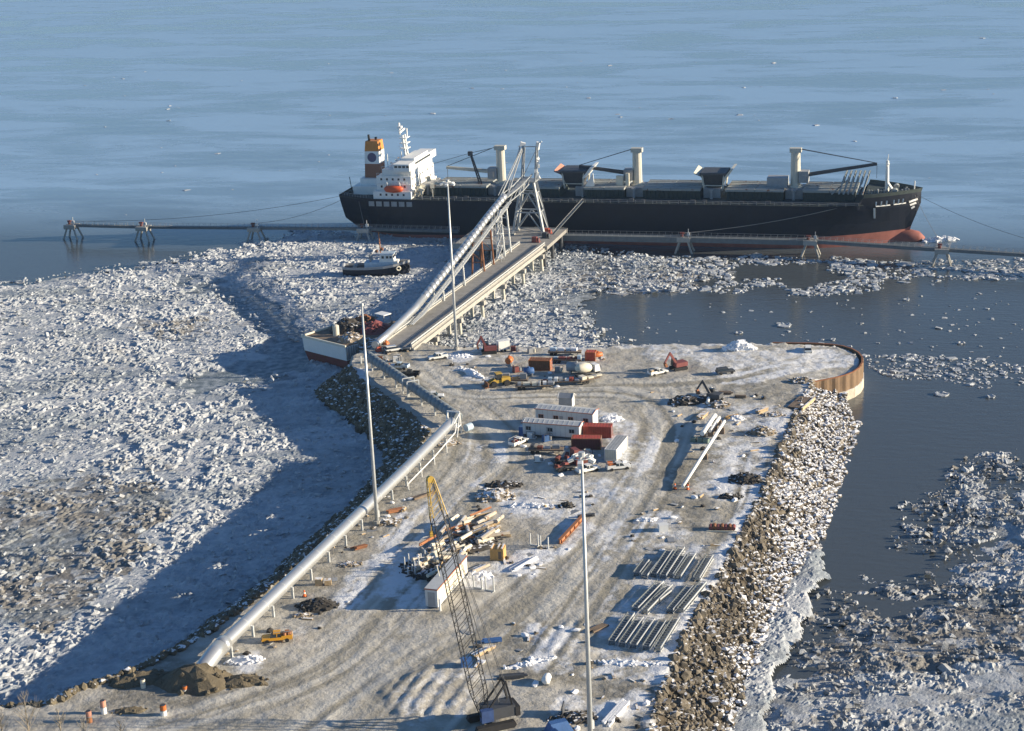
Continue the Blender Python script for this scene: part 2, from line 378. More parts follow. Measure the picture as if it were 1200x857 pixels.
def bump(t, h, dist, strength=1, normal=None):
    b = N(t, 'ShaderNodeBump'); b.inputs['Distance'].default_value = dist; b.inputs['Strength'].default_value = strength
    t.links.new(h, b.inputs['Height'])
    if normal: t.links.new(normal, b.inputs['Normal'])
    return b.outputs[0]
def newmat(name):
    m = bpy.data.materials.new(name); m.use_nodes = True; return m, m.node_tree, m.node_tree.nodes['Principled BSDF']

def ground_mat():
    m, t, b = newmat('yard_ground')
    g = N(t, 'ShaderNodeNewGeometry').outputs['Position']
    st = mapping(t, R_(68), (.045, .55, .3))                # streaks run along the haul road
    base = mixc(t, mrange(t, noise(t, g, .07, 6), .35, .68), (.44, .42, .375), (.54, .522, .48))
    base = mixc(t, mrange(t, noise(t, g, .22, 7, .7), .42, .66, 0, .75), base, (.27, .245, .19))
    base = mixc(t, mrange(t, noise(t, g, .11, 7, .68, 1.2), .50, .72, 0, .5), base, (.57, .55, .49))
    base = mixc(t, mrange(t, noise(t, g, .9, 6, .7), .40, .75, 0, .45), base, (.29, .27, .22))
    tr = attr(t, 'track')
    base = mixc(t, mrange(t, tr, .06, .40, 0, .7), base, (.60, .58, .52))
    base = mixc(t, mrange(t, tr, -.06, -.40, 0, .75), base, (.27, .25, .20))
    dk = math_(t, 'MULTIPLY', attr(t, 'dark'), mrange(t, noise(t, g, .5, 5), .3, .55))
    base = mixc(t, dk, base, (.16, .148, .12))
    sn = math_(t, 'ADD', attr(t, 'snow'), math_(t, 'MULTIPLY', math_(t, 'SUBTRACT', noise(t, g, .33, 9, .74), .5), 2.3))
    sn = math_(t, 'ADD', sn, math_(t, 'MULTIPLY', tr, .5))
    sn = math_(t, 'MULTIPLY', mrange(t, sn, .38, .86), mrange(t, attr(t, 'snow'), .0, .3))
    base = mixc(t, sn, base, (.70, .715, .735))
    rk = attr(t, 'slope')
    base = mixc(t, rk, base, mixc(t, mrange(t, noise(t, g, .6, 6), .4, .6), (.035, .03, .023), (.11, .09, .065)))
    t.links.new(base, b.inputs['Base Color']); b.inputs['Roughness'].default_value = .95; b.inputs['Specular IOR Level'].default_value = .2
    n1 = bump(t, noise(t, g, .8, 8, .62), .30)
    t.links.new(n1, b.inputs['Normal'])
    return m
def ice_mat():
    m, t, b = newmat('rubble_ice')
    g = N(t, 'ShaderNodeNewGeometry').outputs['Position']
    base = mixc(t, mrange(t, noise(t, g, .35, 6, .7), .35, .7), (.54, .55, .56), (.28, .325, .37))
    d = math_(t, 'ADD', attr(t, 'dirt'), math_(t, 'MULTIPLY', math_(t, 'SUBTRACT', noise(t, g, .8, 6, .7), .5), 1.0))
    base = mixc(t, mrange(t, d, .38, .9), base, (.19, .182, .168))
    base = mixc(t, attr(t, 'thin'), base, mixc(t, mrange(t, noise(t, g, .4, 5), .4, .65), (.10, .135, .16), (.34, .38, .41)))
    t.links.new(base, b.inputs['Base Color']); b.inputs['Roughness'].default_value = .6; b.inputs['Specular IOR Level'].default_value = .3
    t.links.new(bump(t, noise(t, g, 1.7, 7, .7), .22), b.inputs['Normal'])
    return m
def water_mat():
    m, t, b = newmat('cold_sea_water')
    geo = N(t, 'ShaderNodeNewGeometry'); g = geo.outputs['Position']
    sp = N(t, 'ShaderNodeSeparateXYZ'); t.links.new(g, sp.inputs[0])
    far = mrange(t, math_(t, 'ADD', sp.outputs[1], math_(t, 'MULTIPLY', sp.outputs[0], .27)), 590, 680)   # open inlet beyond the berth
    st = mapping(t, R_(-17), (.0075, .020, .01)); st2 = mapping(t, R_(-12), (.02, .07, .02))
    gr = math_(t, 'ADD', noise(t, st, 1.0, 7, .6, .6), math_(t, 'MULTIPLY', math_(t, 'SUBTRACT', noise(t, st2, 1.0, 5, .6, .4), .5), .5))
    gr = mrange(t, gr, .40, .56)                              # patches of grease ice between leads
    gr = math_(t, 'MULTIPLY', gr, far)
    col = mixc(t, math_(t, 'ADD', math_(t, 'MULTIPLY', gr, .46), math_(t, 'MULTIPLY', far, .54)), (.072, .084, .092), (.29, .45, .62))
    t.links.new(col, b.inputs['Base Color'])
    t.links.new(mrange(t, gr, 0, 1, .13, .40), b.inputs['Roughness'])
    b.inputs['IOR'].default_value = 1.33
    wv = N(t, 'ShaderNodeTexWave', wave_type='BANDS', bands_direction='Y'); wv.inputs['Scale'].default_value = .022; wv.inputs['Distortion'].default_value = 3.5; wv.inputs['Detail'].default_value = 3; wv.inputs['Detail Scale'].default_value = .6
    t.links.new(mapping(t, R_(-4), (.8, 1, 1)), wv.inputs['Vector'])
    h = math_(t, 'MULTIPLY', wv.outputs['Fac'], math_(t, 'MULTIPLY', math_(t, 'MULTIPLY', far, mrange(t, sp.outputs[1], 780, 1050, 1, .1)), mrange(t, noise(t, st, .7, 3), .4, .6)))
    n1 = bump(t, h, .06)
    n2 = bump(t, noise(t, mapping(t, R_(-10), (.16, .5, .3)), 1.0, 5, .6), .10, 1, n1)
    t.links.new(n2, b.inputs['Normal'])
    return m
GM, IM, WM = ground_mat(), ice_mat(), water_mat()

# ------------------------------------------------------------------ sea, land, ice
S = 30000
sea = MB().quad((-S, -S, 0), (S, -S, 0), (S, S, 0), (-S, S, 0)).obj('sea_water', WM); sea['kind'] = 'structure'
def masks(x, y, lists, z, nz=6.0, s=0, k=14.):
    px, py = proj(x, y, np.full(x.shape, z))
    px = px+(fbm(x/nz, y/nz, s+11, 4)-.5)*k*2.2; py = py+(fbm(x/nz, y/nz, s+23, 4)-.5)*k*1.3
    out = np.zeros(x.shape)
    for st, pl in lists: out = np.maximum(out, st*inside(pl, px, py))
    return out
def blur(a, n=1):
    for _ in range(n):
        a = (a + np.roll(a, 1, 0)+np.roll(a, -1, 0)+np.roll(a, 1, 1)+np.roll(a, -1, 1))/5
    return a
def grid(x0, x1, y0, y1, st):
    return np.meshgrid(np.arange(x0, x1+st, st), np.arange(y0, y1+st, st))
TRACKS = [(7, [(180, 850), (300, 815), (400, 765), (470, 695), (540, 615), (590, 555), (600, 520), (560, 480), (500, 450), (470, 410)]),
 (9, [(380, 870), (470, 800), (570, 740), (660, 672), (720, 610), (765, 545), (780, 490), (740, 462), (640, 462), (540, 468), (490, 440)]),
 (6, [(560, 860), (640, 770), (700, 690), (740, 630), (800, 540), (820, 480), (800, 450)]), (5, [(470, 690), (500, 640), (560, 570), (590, 545)]),
 (5, [(1000, 416), (930, 428), (860, 446), (790, 452), (700, 452), (600, 464)]), (4, [(960, 432), (880, 452), (820, 470), (780, 500)]),
 (5, [(420, 700), (445, 660), (500, 585), (540, 540), (545, 500)]), (4, [(200, 835), (330, 812), (395, 775), (425, 740)]), (5, [(600, 750), (690, 660), (720, 600)]), (5, [(690, 790), (770, 765), (800, 730), (840, 650), (870, 590), (880, 530)])]
def tracks(x, y):
    col = np.zeros(x.shape); dz = np.zeros(x.shape)
    for j, (wd, pts) in enumerate(TRACKS):
        W = np.array(pw(pts)); 
        for _ in range(2):                                    # round the corners
            W = np.concatenate([W[:1], np.stack([W[:-1]*.75+W[1:]*.25, W[:-1]*.25+W[1:]*.75], 1).reshape(-1, 2), W[-1:]])
        best = np.full(x.shape, 9e9); sd = np.zeros(x.shape); uu = np.zeros(x.shape); acc = 0
        for a, b in zip(W[:-1], W[1:]):
            e = b-a; L = math.hypot(*e)
            if L < 1e-6: continue
            t = np.clip(((x-a[0])*e[0]+(y-a[1])*e[1])/L/L, 0, 1); dx = x-a[0]-t*e[0]; dy = y-a[1]-t*e[1]; q = dx*dx+dy*dy
            m = q < best; best = np.where(m, q, best); sd = np.where(m, np.sqrt(q)*np.sign(e[0]*dy-e[1]*dx), sd); uu = np.where(m, acc+t*L, uu); acc += L
        f = np.exp(-(np.sqrt(best)/wd)**2)
        v = (vnoise(sd*.55+j*31, uu*.02, j+900)-.5)*1.2+(vnoise(sd*1.25+j*17, uu*.035, j+940)-.5)*1.0
        v = v*(.55+.9*vnoise(uu/14, sd/6, j+77))
        col = np.where(np.abs(v*f) > np.abs(col), v*f, col); dz += v*f*.05
    return col, dz
def build_ground():
    x, y = grid(-150, 104, 205, 468, .5)
    z, d = ground_h(x, y)
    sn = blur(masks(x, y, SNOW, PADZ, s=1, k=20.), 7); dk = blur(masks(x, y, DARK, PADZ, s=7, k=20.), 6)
    sn = np.maximum(sn, sstep(3, .5, np.abs(d-.8))*.55*(x > 15))
    trk, rutz = tracks(x, y)
    # wheel ruts, ploughed rows
    u = x*math.cos(R_(70))+y*math.sin(R_(70)); v = -x*math.sin(R_(70))+y*math.cos(R_(70))
    z = z + sn*(.12+.30*np.maximum(0, fbm(x/1.6, y/1.6, 77, 4)-.45)) - dk*.06
    rows = masks(x, y, [(1, [(442, 812), (520, 778), (566, 790), (552, 836), (470, 850)]), (.8, [(622, 728), (690, 728), (690, 770), (625, 764)])], PADZ, s=3)
    z = z + blur(rows, 2)*np.abs(np.sin(v*1.15+3.5*fbm(x/9, y/9, 3)))*.34*(.3+fbm(x/3, y/3, 19))
    rut = np.exp(-((v-(8+10*(fbm(u/60, u*0, 5)-.5)))/.5)**2)+np.exp(-((v-(10+10*(fbm(u/60, u*0, 5)-.5)))/.5)**2)
    z = z + sstep(1, 4, d)*rutz
    slope = sstep(.3, -1.0, d)
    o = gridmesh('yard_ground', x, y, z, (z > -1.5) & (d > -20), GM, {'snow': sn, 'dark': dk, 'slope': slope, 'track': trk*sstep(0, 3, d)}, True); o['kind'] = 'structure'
build_ground()
mainland = MB().quad((-260, 130, 6.9), (12, 130, 6.9), (12, 206, 6.9), (-260, 206, 6.9)).obj('far_yard_ground', GM); mainland['kind'] = 'structure'

ICE_L = [(-420, 470), (-420, 400), (-150, 362), (-60, 345), (0, 334), (60, 324), (130, 314), (225, 300), (300, 284), (345, 272), (430, 268), (520, 268), (600, 280), (660, 292), (520, 410), (530, 600), (0, 1100), (-420, 1000)]
ICE_M = [(480, 415), (500, 270), (655, 288), (760, 300), (800, 312), (840, 322), (800, 338), (690, 346), (675, 356), (700, 366), (690, 382), (715, 397), (790, 406), (600, 425)]
ICE_B = [(948, 704), (1000, 668), (1040, 630), (1062, 590), (1110, 560), (1135, 530), (1160, 520), (1230, 535), (1500, 650), (1700, 1300), (560, 1300), (690, 880), (770, 780), (870, 712)]
def build_ice(name, box, st, poly, base, amp, cell, s, dirty, grime=0, shore=14, low=-.35):
    x, y = grid(*box, st)
    k = masks(x, y, [(1, poly)], .6, nz=5, s=s, k=22.) > .5
    W = pw(poly, .5); d = sdist(W, x, y)                       # distance in from the ice edge
    a = fbm(x/22, y/22, s+3, 3); a2 = fbm(x/60, y/60, s+13, 3)
    rough = sstep(.30, .62, a)*.66+.46
    dirt = sstep(.48, .74, fbm(x/30, y/12, s+31, 4))*.6
    if dirty: dirt = np.maximum(dirt, masks(x, y, dirty, .5, nz=9, s=s+5, k=26.)*(1.15+1.0*(fbm(x/7, y/5, s+71, 3)-.3)))
    thin = blur(masks(x, y, [(.9, LEAD), (.55, [(600, 346), (690, 340), (740, 352), (640, 372)])], .5, nz=7, s=s+9, k=24.), 4)
    streak = sstep(.50, .70, fbm(x/38+y/90, y/11-x/60, s+131, 4))*.5     # wet blue grey refrozen streaks
    rough = rough*(1-.75*thin)*(1-.7*streak)
    h1, id1, e1 = slabs(x+2*fbm(x/3, y/3, s+50), y, cell, s+60, .38)
    h2, id2, e2 = slabs(x, y, cell*.42, s+80, .42)
    h3, id3, e3 = slabs(x+1.5*fbm(x/5, y/5, s+55), y, cell*3.2, s+160, .10)
    flat = sstep(.62, .72, id3)                                # some floes stay flat
    rough = rough*(1-.75*flat)
    lvl = low + (base-low)*sstep(-2, shore, d+(fbm(x/9, y/9, s+40, 3)-.5)*shore*1.3)
    z = lvl + amp*rough*(h1*.62+h2*.42+(fbm(x/9, y/9, s+90)-.5)*1.0) + a2*.35 + flat*.12*(id3-.6)
    z = z - .22*sstep(.06, 0, e1)*rough
    z = np.where(thin > .45, base*.5+.2*h2*(1-thin)+.06, z)
    edge = blur(k.astype(float), 3); z = np.where(edge < .95, z*edge, z)
    o = gridmesh(name, x, y, z, k & (z > -.25), IM, {'dirt': np.maximum(dirt, grime)*(.6+.7*(id1-.3)), 'thin': np.maximum(thin, streak)}, False); o['kind'] = 'structure'
build_ice('sea_ice', (-235, 2, 246, 640, ), .5, ICE_L, .6, .8, 1.6, 0, [(.85, [(-60, 590), (70, 555), (180, 565), (200, 600), (130, 690), (60, 740), (-60, 720)]), (.6, [(160, 380), (260, 375), (240, 400), (180, 402)])])
build_ice('sea_ice', (-30, 110, 425, 600), .6, ICE_M, .35, .8, 1.9, 300, [(.7, [(720, 300), (840, 312), (840, 330), (690, 350), (640, 330)])])
build_ice('sea_ice', (14, 120, 190, 395), .38, ICE_B, .55, .95, 2.0, 500, [(.85, [(890, 700), (1100, 680), (1200, 690), (1200, 770), (1000, 800), (880, 780)]), (.5, [(900, 690), (1040, 600), (1250, 500), (1260, 690)])], .62, 48, -.85)
ICE_S = [(820, 900), (868, 770), (898, 710), (935, 650), (968, 640), (958, 700), (934, 748), (912, 800), (898, 900)]
build_ice('sea_ice', (22, 72, 215, 345), .4, ICE_S, .95, .5, 1.6, 700, [], 0, 3, .1)

# loose ice blocks and broken brash, joined
def scatter(poly, n, z, box=None):
    xs = [p[0] for p in poly]; ys = [p[1] for p in poly]
    W = pw(poly, z); wx = [p[0] for p in W]; wy = [p[1] for p in W]
    x = rng.uniform(min(wx), max(wx), n); y = rng.uniform(min(wy), max(wy), n)
    k = inside(W, x+(fbm(x/7, y/7, 5)-.5)*9, y+(fbm(x/7, y/7, 8)-.5)*14)
    return x[k], y[k]
CUBE = np.array([[x, y, z] for x in (-1, 1) for y in (-1, 1) for z in (-1, 1)], float)*.5
CF = np.array([(0, 1, 3, 2), (4, 6, 7, 5), (0, 4, 5, 1), (2, 3, 7, 6), (0, 2, 6, 4), (1, 5, 7, 3)])
def blocks(name, x, y, z, lo, hi, flat, tilt, m, dirt=0.0, seed=0, skew=.34):
    r = np.random.default_rng(seed); n = len(x)
    s = lo*(hi/lo)**(r.random(n)**2.2)
    d = np.stack([s*r.uniform(.7, 1.3, n), s*r.uniform(.5, 1.0, n), s*flat*r.uniform(.5, 1.4, n)], -1)
    v = CUBE[None]*d[:, None]*(1+r.uniform(-skew, skew, (n, 8, 3)))
    tp = np.where(CUBE[None, :, 2:3] > 0, r.uniform(.25, .95, (n, 1, 1)), 1.0); v[..., :2] *= tp; v[..., :2] += np.where(CUBE[None, :, 2:3] > 0, r.uniform(-.2, .2, (n, 1, 2))*d[:, None, :2], 0)
    a = r.uniform(0, 6.283, n); tx = r.normal(0, tilt, n); ty = r.normal(0, tilt, n)
    X = v[..., 0]; Y = v[..., 1]; Z = v[..., 2]
    Y, Z = Y*np.cos(tx)[:, None]-Z*np.sin(tx)[:, None], Y*np.sin(tx)[:, None]+Z*np.cos(tx)[:, None]
    X, Z = X*np.cos(ty)[:, None]+Z*np.sin(ty)[:, None], -X*np.sin(ty)[:, None]+Z*np.cos(ty)[:, None]
    X, Y = X*np.cos(a)[:, None]-Y*np.sin(a)[:, None], X*np.sin(a)[:, None]+Y*np.cos(a)[:, None]
    V = np.stack([X+x[:, None], Y+y[:, None], Z+(z if np.isscalar(z) else z[:, None])], -1).reshape(-1, 3)
    F = (CF[None]+(np.arange(n)*8)[:, None, None]).reshape(-1, 4)
    dr = np.repeat(np.clip(r.random(n)*.5+dirt-.2, 0, 1), 8)
    o = npmesh(name, V, F, m, {'dirt': dr, 'thin': np.zeros(n*8)}); o['kind'] = 'stuff'; return o
xs, ys = scatter(ICE_L, 24000, .5); k = (ys > 250) & (fbm(xs/20, ys/20, 3, 3) > .36); xs, ys = xs[k], ys[k]
blocks('ice_blocks', xs, ys, .9+.5*rng.random(len(xs)), .3, 1.7, .32, .45, IM, .22, 1)
xs, ys = scatter(ICE_M, 6500, .5); blocks('ice_blocks', xs, ys, .75+.3*rng.random(len(xs)), .4, 1.9, .4, .4, IM, .15, 2)
xs, ys = scatter(ICE_B, 17000, .5); k = (ys > 215) & (xs < 118) & (fbm(xs/14, ys/14, 6, 3) > .40); xs, ys = xs[k], ys[k]
db = sdist(pw(ICE_B, .5), xs, ys); blocks('ice_blocks', xs, ys, .05+.85*sstep(0, 40, db)+.45*rng.random(len(xs)), .3, 1.5, .45, .6, IM, .55, 3)
BR1 = [(640, 300), (1075, 303), (1210, 303), (1210, 326), (1100, 330), (1000, 345), (880, 346), (790, 340), (700, 346)]
BR2 = [(1005, 418), (1080, 414), (1210, 432), (1210, 458), (1110, 450), (1012, 430)]
BR3 = [(690, 385), (880, 345), (1190, 340), (1200, 430), (1020, 415), (900, 400), (720, 402)]
BR4 = [(330, 270), (450, 262), (640, 288), (640, 300), (330, 292)]
for q, (pl, n, lo, hi, th) in enumerate(((BR1, 6500, .5, 3.2, .46), (BR2, 900, .5, 2.4, .3), (BR3, 260, .4, 1.8, .3), (BR4, 900, .5, 2.0, .3))):
    xs, ys = scatter(pl, n, 0); k = fbm(xs/16, ys/9, 70+q, 3) > th; xs, ys = xs[k], ys[k]
    blocks('brash_ice', xs, ys, .10, lo, hi, .22, .06, IM, .25, 10+q)
xs = rng.uniform(-330, 330, 260); ys = rng.uniform(640, 1150, 260); k = fbm(xs/60, ys/40, 91, 3) > .5
blocks('brash_ice', xs[k], ys[k], .10, .5, 4.0, .14, .05, IM, .0, 19)

# ================================================================== BULK CARRIER
def build_ship():
    YAW = R_(-16.1)
    s = thing('bulk_carrier', 'long black hulled bulk carrier with white bridge moored across the far side of the dock', 'ship', (-56.3, 635.4, 0), YAW)
    L, B, D = 208.0, 16.0, 15.0
    xs = [0, 3, 8, 16, 26, 40, 60, 90, 120, 150, 168, 180, 188, 195, 201, 205, 208]
    def hb(x):       # half breadth at deck
        if x < 16: return 11+5*math.sin(min(1, x/16)*math.pi/2)
        if x < 172: return B
        t = (x-172)/36.2; return B*max(0.015, (1-t**2.3))
    def hw(x, z):    # half breadth lower down
        t = max(0, min(1, z/D)); f = hb(x)
        if x < 26:
            k = sstep(-2, 24, np.array(x+0.0)); lo = B*float(k)*.9; e = (t**.7)
            return lo+(f-lo)*e
        if x > 168:
            q = (x-168)/(36.0); lo = B*max(0.0, 1-q**1.5)*.98; lo = max(lo, .25)
            return lo+(f-lo)*t**1.6
        return B*(.985+.015*t)
    def keelz(x):    # counter stern rises aft, stem rakes forward
        if x < 9: return 5.6-(x/9)*7.6
        if x > 203: return (x-203)/5*13.5
        return -2.0
    def topz(x): return D + (.5*sstep(14, 10, np.array(x+0.))) + 2.4*float(sstep(187.5, 189.5, np.array(x+0.)))*1.0
    fine = sorted(set(xs+[187.5, 189.5, 5.5, 12, 20, 172, 176, 184, 192, 198, 203, 206.6]))
    bt = lambda x: 1.6+2.8*x/208
    zl = [-2, 1, -77]; zu = [-77, 8, 11, 13, 1e9]
    def shell(levels):
        V, F = [], []; n = len(levels)
        for x in fine:
            k = keelz(x); tz = topz(x)
            for sd in (-1, 1):
                for z in levels:
                    z = bt(x) if z == -77 else z
                    zz = min(max(z, k), tz); V.append((x, sd*hw(x, zz), zz))
        for i in range(len(fine)-1):
            for sd in (0, 1):
                for j in range(n-1):
                    a = i*2*n+sd*n+j; b = a+2*n
                    q = (a, b, b+1, a+1); F.append(q if sd == 0 else q[::-1])
        for i, fl in ((0, False), (len(fine)-1, True)):
            for j in range(n-1):
                a = i*2*n+j; F.append((a, a+1, a+n+1, a+n) if not fl else (a, a+n, a+n+1, a+1))
        return MB().add(V, F)
    shell(zu).obj('hull', M['hull'], s)
    b = shell(zl)
    bot = b.obj('lower_hull', M['boot'], s)
    MB().path([(196, 0, .2), (200, 0, .9), (204, 0, 1.2), (207.5, 0, 1.1), (209.6, 0, .7)], [2.6, 3.0, 2.9, 2.2, .6], 14).obj('bulbous_bow', M['boot'], s, True)
    # decks
    d = MB(); pts = [x for x in fine if x <= 189.5]
    d.slab([(x, -hb(x)+.2) for x in pts]+[(x, hb(x)-.2) for x in reversed(pts)], D-.3, D-.02); d.obj('main_deck', M['deckg'], s)
    pts = [x for x in fine if x >= 189.5]
    d = MB().slab([(x, -hb(x)+.1) for x in pts]+[(x, hb(x)-.1) for x in reversed(pts)], D+2.0, D+2.35); d.obj('forecastle_deck', M['deckg'], s)
    bw = MB()
    pts = [x for x in fine if x >= 189.5]
    for sd in (-1, 1):
        for a, c in zip(pts[:-1], pts[1:]):
            for o2 in (0,):
                p, q = (a, sd*hb(a)), (c, sd*hb(c))
                bw.add([(p[0], p[1], D+2.4), (q[0], q[1], D+2.4), (q[0]+.5, q[1]*1.03, D+3.7), (p[0]+.5, p[1]*1.03, D+3.7), (p[0], p[1]*.96, D+2.4), (q[0], q[1]*.96, D+2.4), (q[0]+.5, q[1]*.99, D+3.7), (p[0]+.5, p[1]*.99, D+3.7)],
                       [(0, 1, 2, 3), (7, 6, 5, 4), (3, 2, 6, 7)])
    bw.obj('bulwark', M['coam'], s)
    r = MB()
    for sd in (-1, 1):
        for x0 in np.arange(31, 187, 3.0):
            r.beam((x0, sd*15.8, D), (x0, sd*15.8, D+1.2), .09)
        for z in (.6, 1.2): r.beam((31, sd*15.8, D+z), (187, sd*15.8, D+z), .08)
        r.beam((13, sd*14.6, D+.5), (13, sd*14.6, D+1.8), .1)
    r.obj('deck_rail', M['grey'], s)
    # hatches
    hx = [(36, 55.5), (62.5, 82.5), (92, 106), (113, 133), (142.5, 162), (169, 186.5)]
    for a, c in hx:
        co = MB().span(a, c, -7.4, 7.4, D, D+3.0)
        for x0 in np.arange(a+.8, c, 1.6): co.span(x0, x0+.18, -7.8, 7.8, D, D+2.9)
        co = co.obj('hatch_coaming', M['coam'], s)
        mid = (a+c)/2
        for p, q in ((a-.3, mid-.08), (mid+.08, c+.3)):
            h = MB().span(p, q, -8.0, 8.0, D+3.02, D+3.75)
            for y0 in np.arange(-7, 7.1, 2.8): h.span(p+.1, q-.1, y0-.12, y0+.12, D+3.7, D+3.95)
            h.obj('hatch_cover', M['hatch'], s)
    # deck clutter: vents and mast houses
    for x0 in (33, 58.5, 109.5, 137, 165.5, 91):
        m = MB().span(x0-3, x0+3, -5, 5, D, D+3.4)
        for y0 in (-6.5, 6.5): m.tube((x0, y0, D), (x0, y0, D+3), .5, 8).tube((x0, y0, D+3), (x0, y0, D+3.6), .9, 8)
        m.obj('mast_house', M['grey'], s)
    for x0 in np.arange(34, 186, 6.2):
        pass
    m = MB()
    for x0 in np.arange(32, 187, 4.3):
        for sd in (-1, 1): m.span(x0, x0+.9+random.random(), sd*14.2-.4, sd*14.2+.4, D, D+.5+random.random()*.9)
    m.beam((31, -13.6, D+.5), (187, -13.6, D+.5), .35); m.beam((31, 13.6, D+.5), (187, 13.6, D+.5), .35)
    m.obj('deck_pipework', M['dkgrey'], s)['kind'] = 'stuff'
    # cranes
    def crane(x0, zt, jib, jend, buff):
        p = MB().tube((x0, 0, D), (x0, 0, D+4), 2.4, 12).tube((x0, 0, D+4), (x0, 0, zt-1), 1.75, 12, 1.6).span(x0-2.0, x0+2.0, -1.3, 1.3, zt-1.2, zt+.3).span(x0-.4, x0+2.6, -2.4, -1.2, D, D+3.5)
        p = p.obj('crane_post', M['buff'], s)
        sd = 1 if jib > 0 else -1
        h = MB().span(x0+sd*1.3, x0+sd*4.6, -2.0, 2.0, D+5.2, D+9.2); h.span(x0+sd*2.4, x0+sd*3.8, -2.4, -2.02, D+6, D+8); h.obj('crane_house', M['grey'], s)
        j = MB()
        a = Vector((x0+sd*3, 0, D+7.6)); e = Vector(jend)
        for y0 in (-1.3, 1.3): j.beam(a+Vector((0, y0, 0)), e+Vector((0, y0*.25, 0)), .45, .9)
        for k in range(1, 9):
            t = k/9; c = a.lerp(e, t); wd = 1.3*(1-t)+.32*t; j.beam(c+Vector((0, -wd, 0)), c+Vector((0, wd, 0)), .3)
        j.obj('crane_jib', M['buff'] if buff else M['dkgrey'], s)
        c = MB()
        for y0 in (-.5, .5): c.tube((x0+sd*1.2, y0, zt), (e.x, y0*.4, e.z+.3), .12, 4)
        c.tube((e.x, 0, e.z), (e.x, 0, e.z-5), .1, 4); c.obj('crane_wire', M['dkgrey'], s)
    crane(59.3, 32, -1, (38.9, -1, 24.2), True)
    crane(109.6, 31.5, -1, (88.5, 0, 25.0), False)
    crane(165.4, 31.9, 1, (193.0, 0, 26.8), False)
    # a slim dark derrick topped up near the aft crane
    dr = MB()
    a, e = Vector((53, -3, D+1)), Vector((48.2, -1, 29.8))
    for dx, dy in ((-.5, -.5), (.5, -.5), (.5, .5), (-.5, .5)): dr.beam(a+Vector((dx, dy, 0)), e+Vector((dx*.4, dy*.4, 0)), .22)
    for k in range(14):
        c = a.lerp(e, k/14); c2 = a.lerp(e, (k+1)/14); dr.beam(c+Vector((-.45, -.45, 0)), c2+Vector((.45, -.45, 0)), .12); dr.beam(c+Vector((-.45, .45, 0)), c2+Vector((.45, .45, 0)), .12)
    dr.span(e.x-.8, e.x+.8, e.y-.6, e.y+.6, e.z-1.2, e.z+.4); dr.obj('derrick', M['dkgrey'], s)
    dw = MB().tube((48.2, -1, 29.6), (57.5, 0, 31.6), .12, 4).tube((48.2, -1, 29.6), (29, 0, 24), .1, 4); dw.obj('derrick_wire', M['dkgrey'], s)
    # cargo hoppers straddling the hatches
    def hopper(xc, w2, zt, left, right):
        f = MB().frust(xc-2.2, xc+2.2, -3, 3, D+2.6, xc-w2*.72, xc+w2*.72, -5.5, 5.5, zt-1.6); f.span(xc-w2*.72, xc+w2*.72, -5.5, 5.5, zt-1.6, zt-1.0)
        h = f.obj('hopper', M['dkgrey'], s)
        g = MB()
        for sx in (-1, 1):
            for sy in (-1, 1): g.beam((xc+sx*w2*.5, sy*4.6, D+2.7), (xc+sx*w2*.6, sy*5.2, zt-1.6), .45)
        g.beam((xc-w2*.5, -4.6, D+4.4), (xc+w2*.5, -4.6, D+4.4), .3); g.obj('hopper_frame', M['buff'], h)['kind'] = 'stuff'
        MB().quad((xc-w2*1.05, -5.4, zt-1.0), (xc-w2*.6, -5.4, zt-2.2), (xc-w2*.6, 5.4, zt-2.2), (xc-w2*1.05, 5.4, zt-.3)).add([(xc-w2*1.05, -5.4, zt-1.3), (xc-w2*.6, -5.4, zt-2.5), (xc-w2*.6, 5.4, zt-2.5), (xc-w2*1.05, 5.4, zt-.6)], [(3, 2, 1, 0)]).obj('hopper_flap', M[left], h)
        MB().frust(xc+w2*.5, xc+w2*.66, -5.4, 5.4, zt-3.6, xc+w2*.95, xc+w2*1.1, -5.4, 5.4, zt+.3).obj('hopper_flap', M[right], h)
        return h
    h = hopper(87.3, 6.6, 25.2, 'pink', 'shipw')
    MB().add([(91.2, -6, D+2.8), (95.2, -6, D+4.0), (94.8, -6, D+8.6), (91.2, -5.6, D+2.8), (95.2, -5.6, D+4.0), (94.8, -5.6, D+8.6)], [(0, 1, 2), (5, 4, 3), (0, 3, 4, 1), (1, 4, 5, 2), (2, 5, 3, 0)]).obj('side_plate', M['shipw'], h)
    hopper(137.4, 6.4, 25.0, 'cream', 'buff')
    g = MB().span(155.8, 162.8, -2.6, 2.6, D+3.2, D+7.0); g = g.obj('grab_house', M['grey'], s)
    MB().span(102.6, 105.0, -3.4, -2.2, D+3, D+7.2).span(106, 107.2, -3.4, -2.4, D+3.6, D+8.2).obj('locker', M['cream'], s)
    # forward ventilator rack (upright white frames)
    v = MB()
    for k in range(6):
        x0 = 181+k*1.55; v.beam((x0, -9, D+2.8), (x0+1.6, -5, D+8.4), .6, .3); v.beam((x0+1.6, -5, D+8.4), (x0+1.6, 5, D+8.4), .3); v.beam((x0, 9, D+2.8), (x0+1.6, 5, D+8.4), .6, .3)
    v.beam((178.6, -9, D+2.8), (184, -5, D+7.4), .4); v.obj('rack', M['hatch'], s)
    # bow: mast, windlass, posts
    m = MB().tube((196.5, 0, D+2.3), (196.5, 0, 28), .75, 10, .5).tube((196.5, 0, 28), (196.8, 0, 30.2), .16, 6).beam((196.5, -1.8, 26.4), (196.5, 1.8, 26.4), .25).span(196, 197.2, -.9, .9, 26.6, 26.9).beam((196.6, 0, 20.5), (199, -1.5, 17.4), .9, .5)
    m.obj('foremast', M['shipw'], s)
    m = MB()
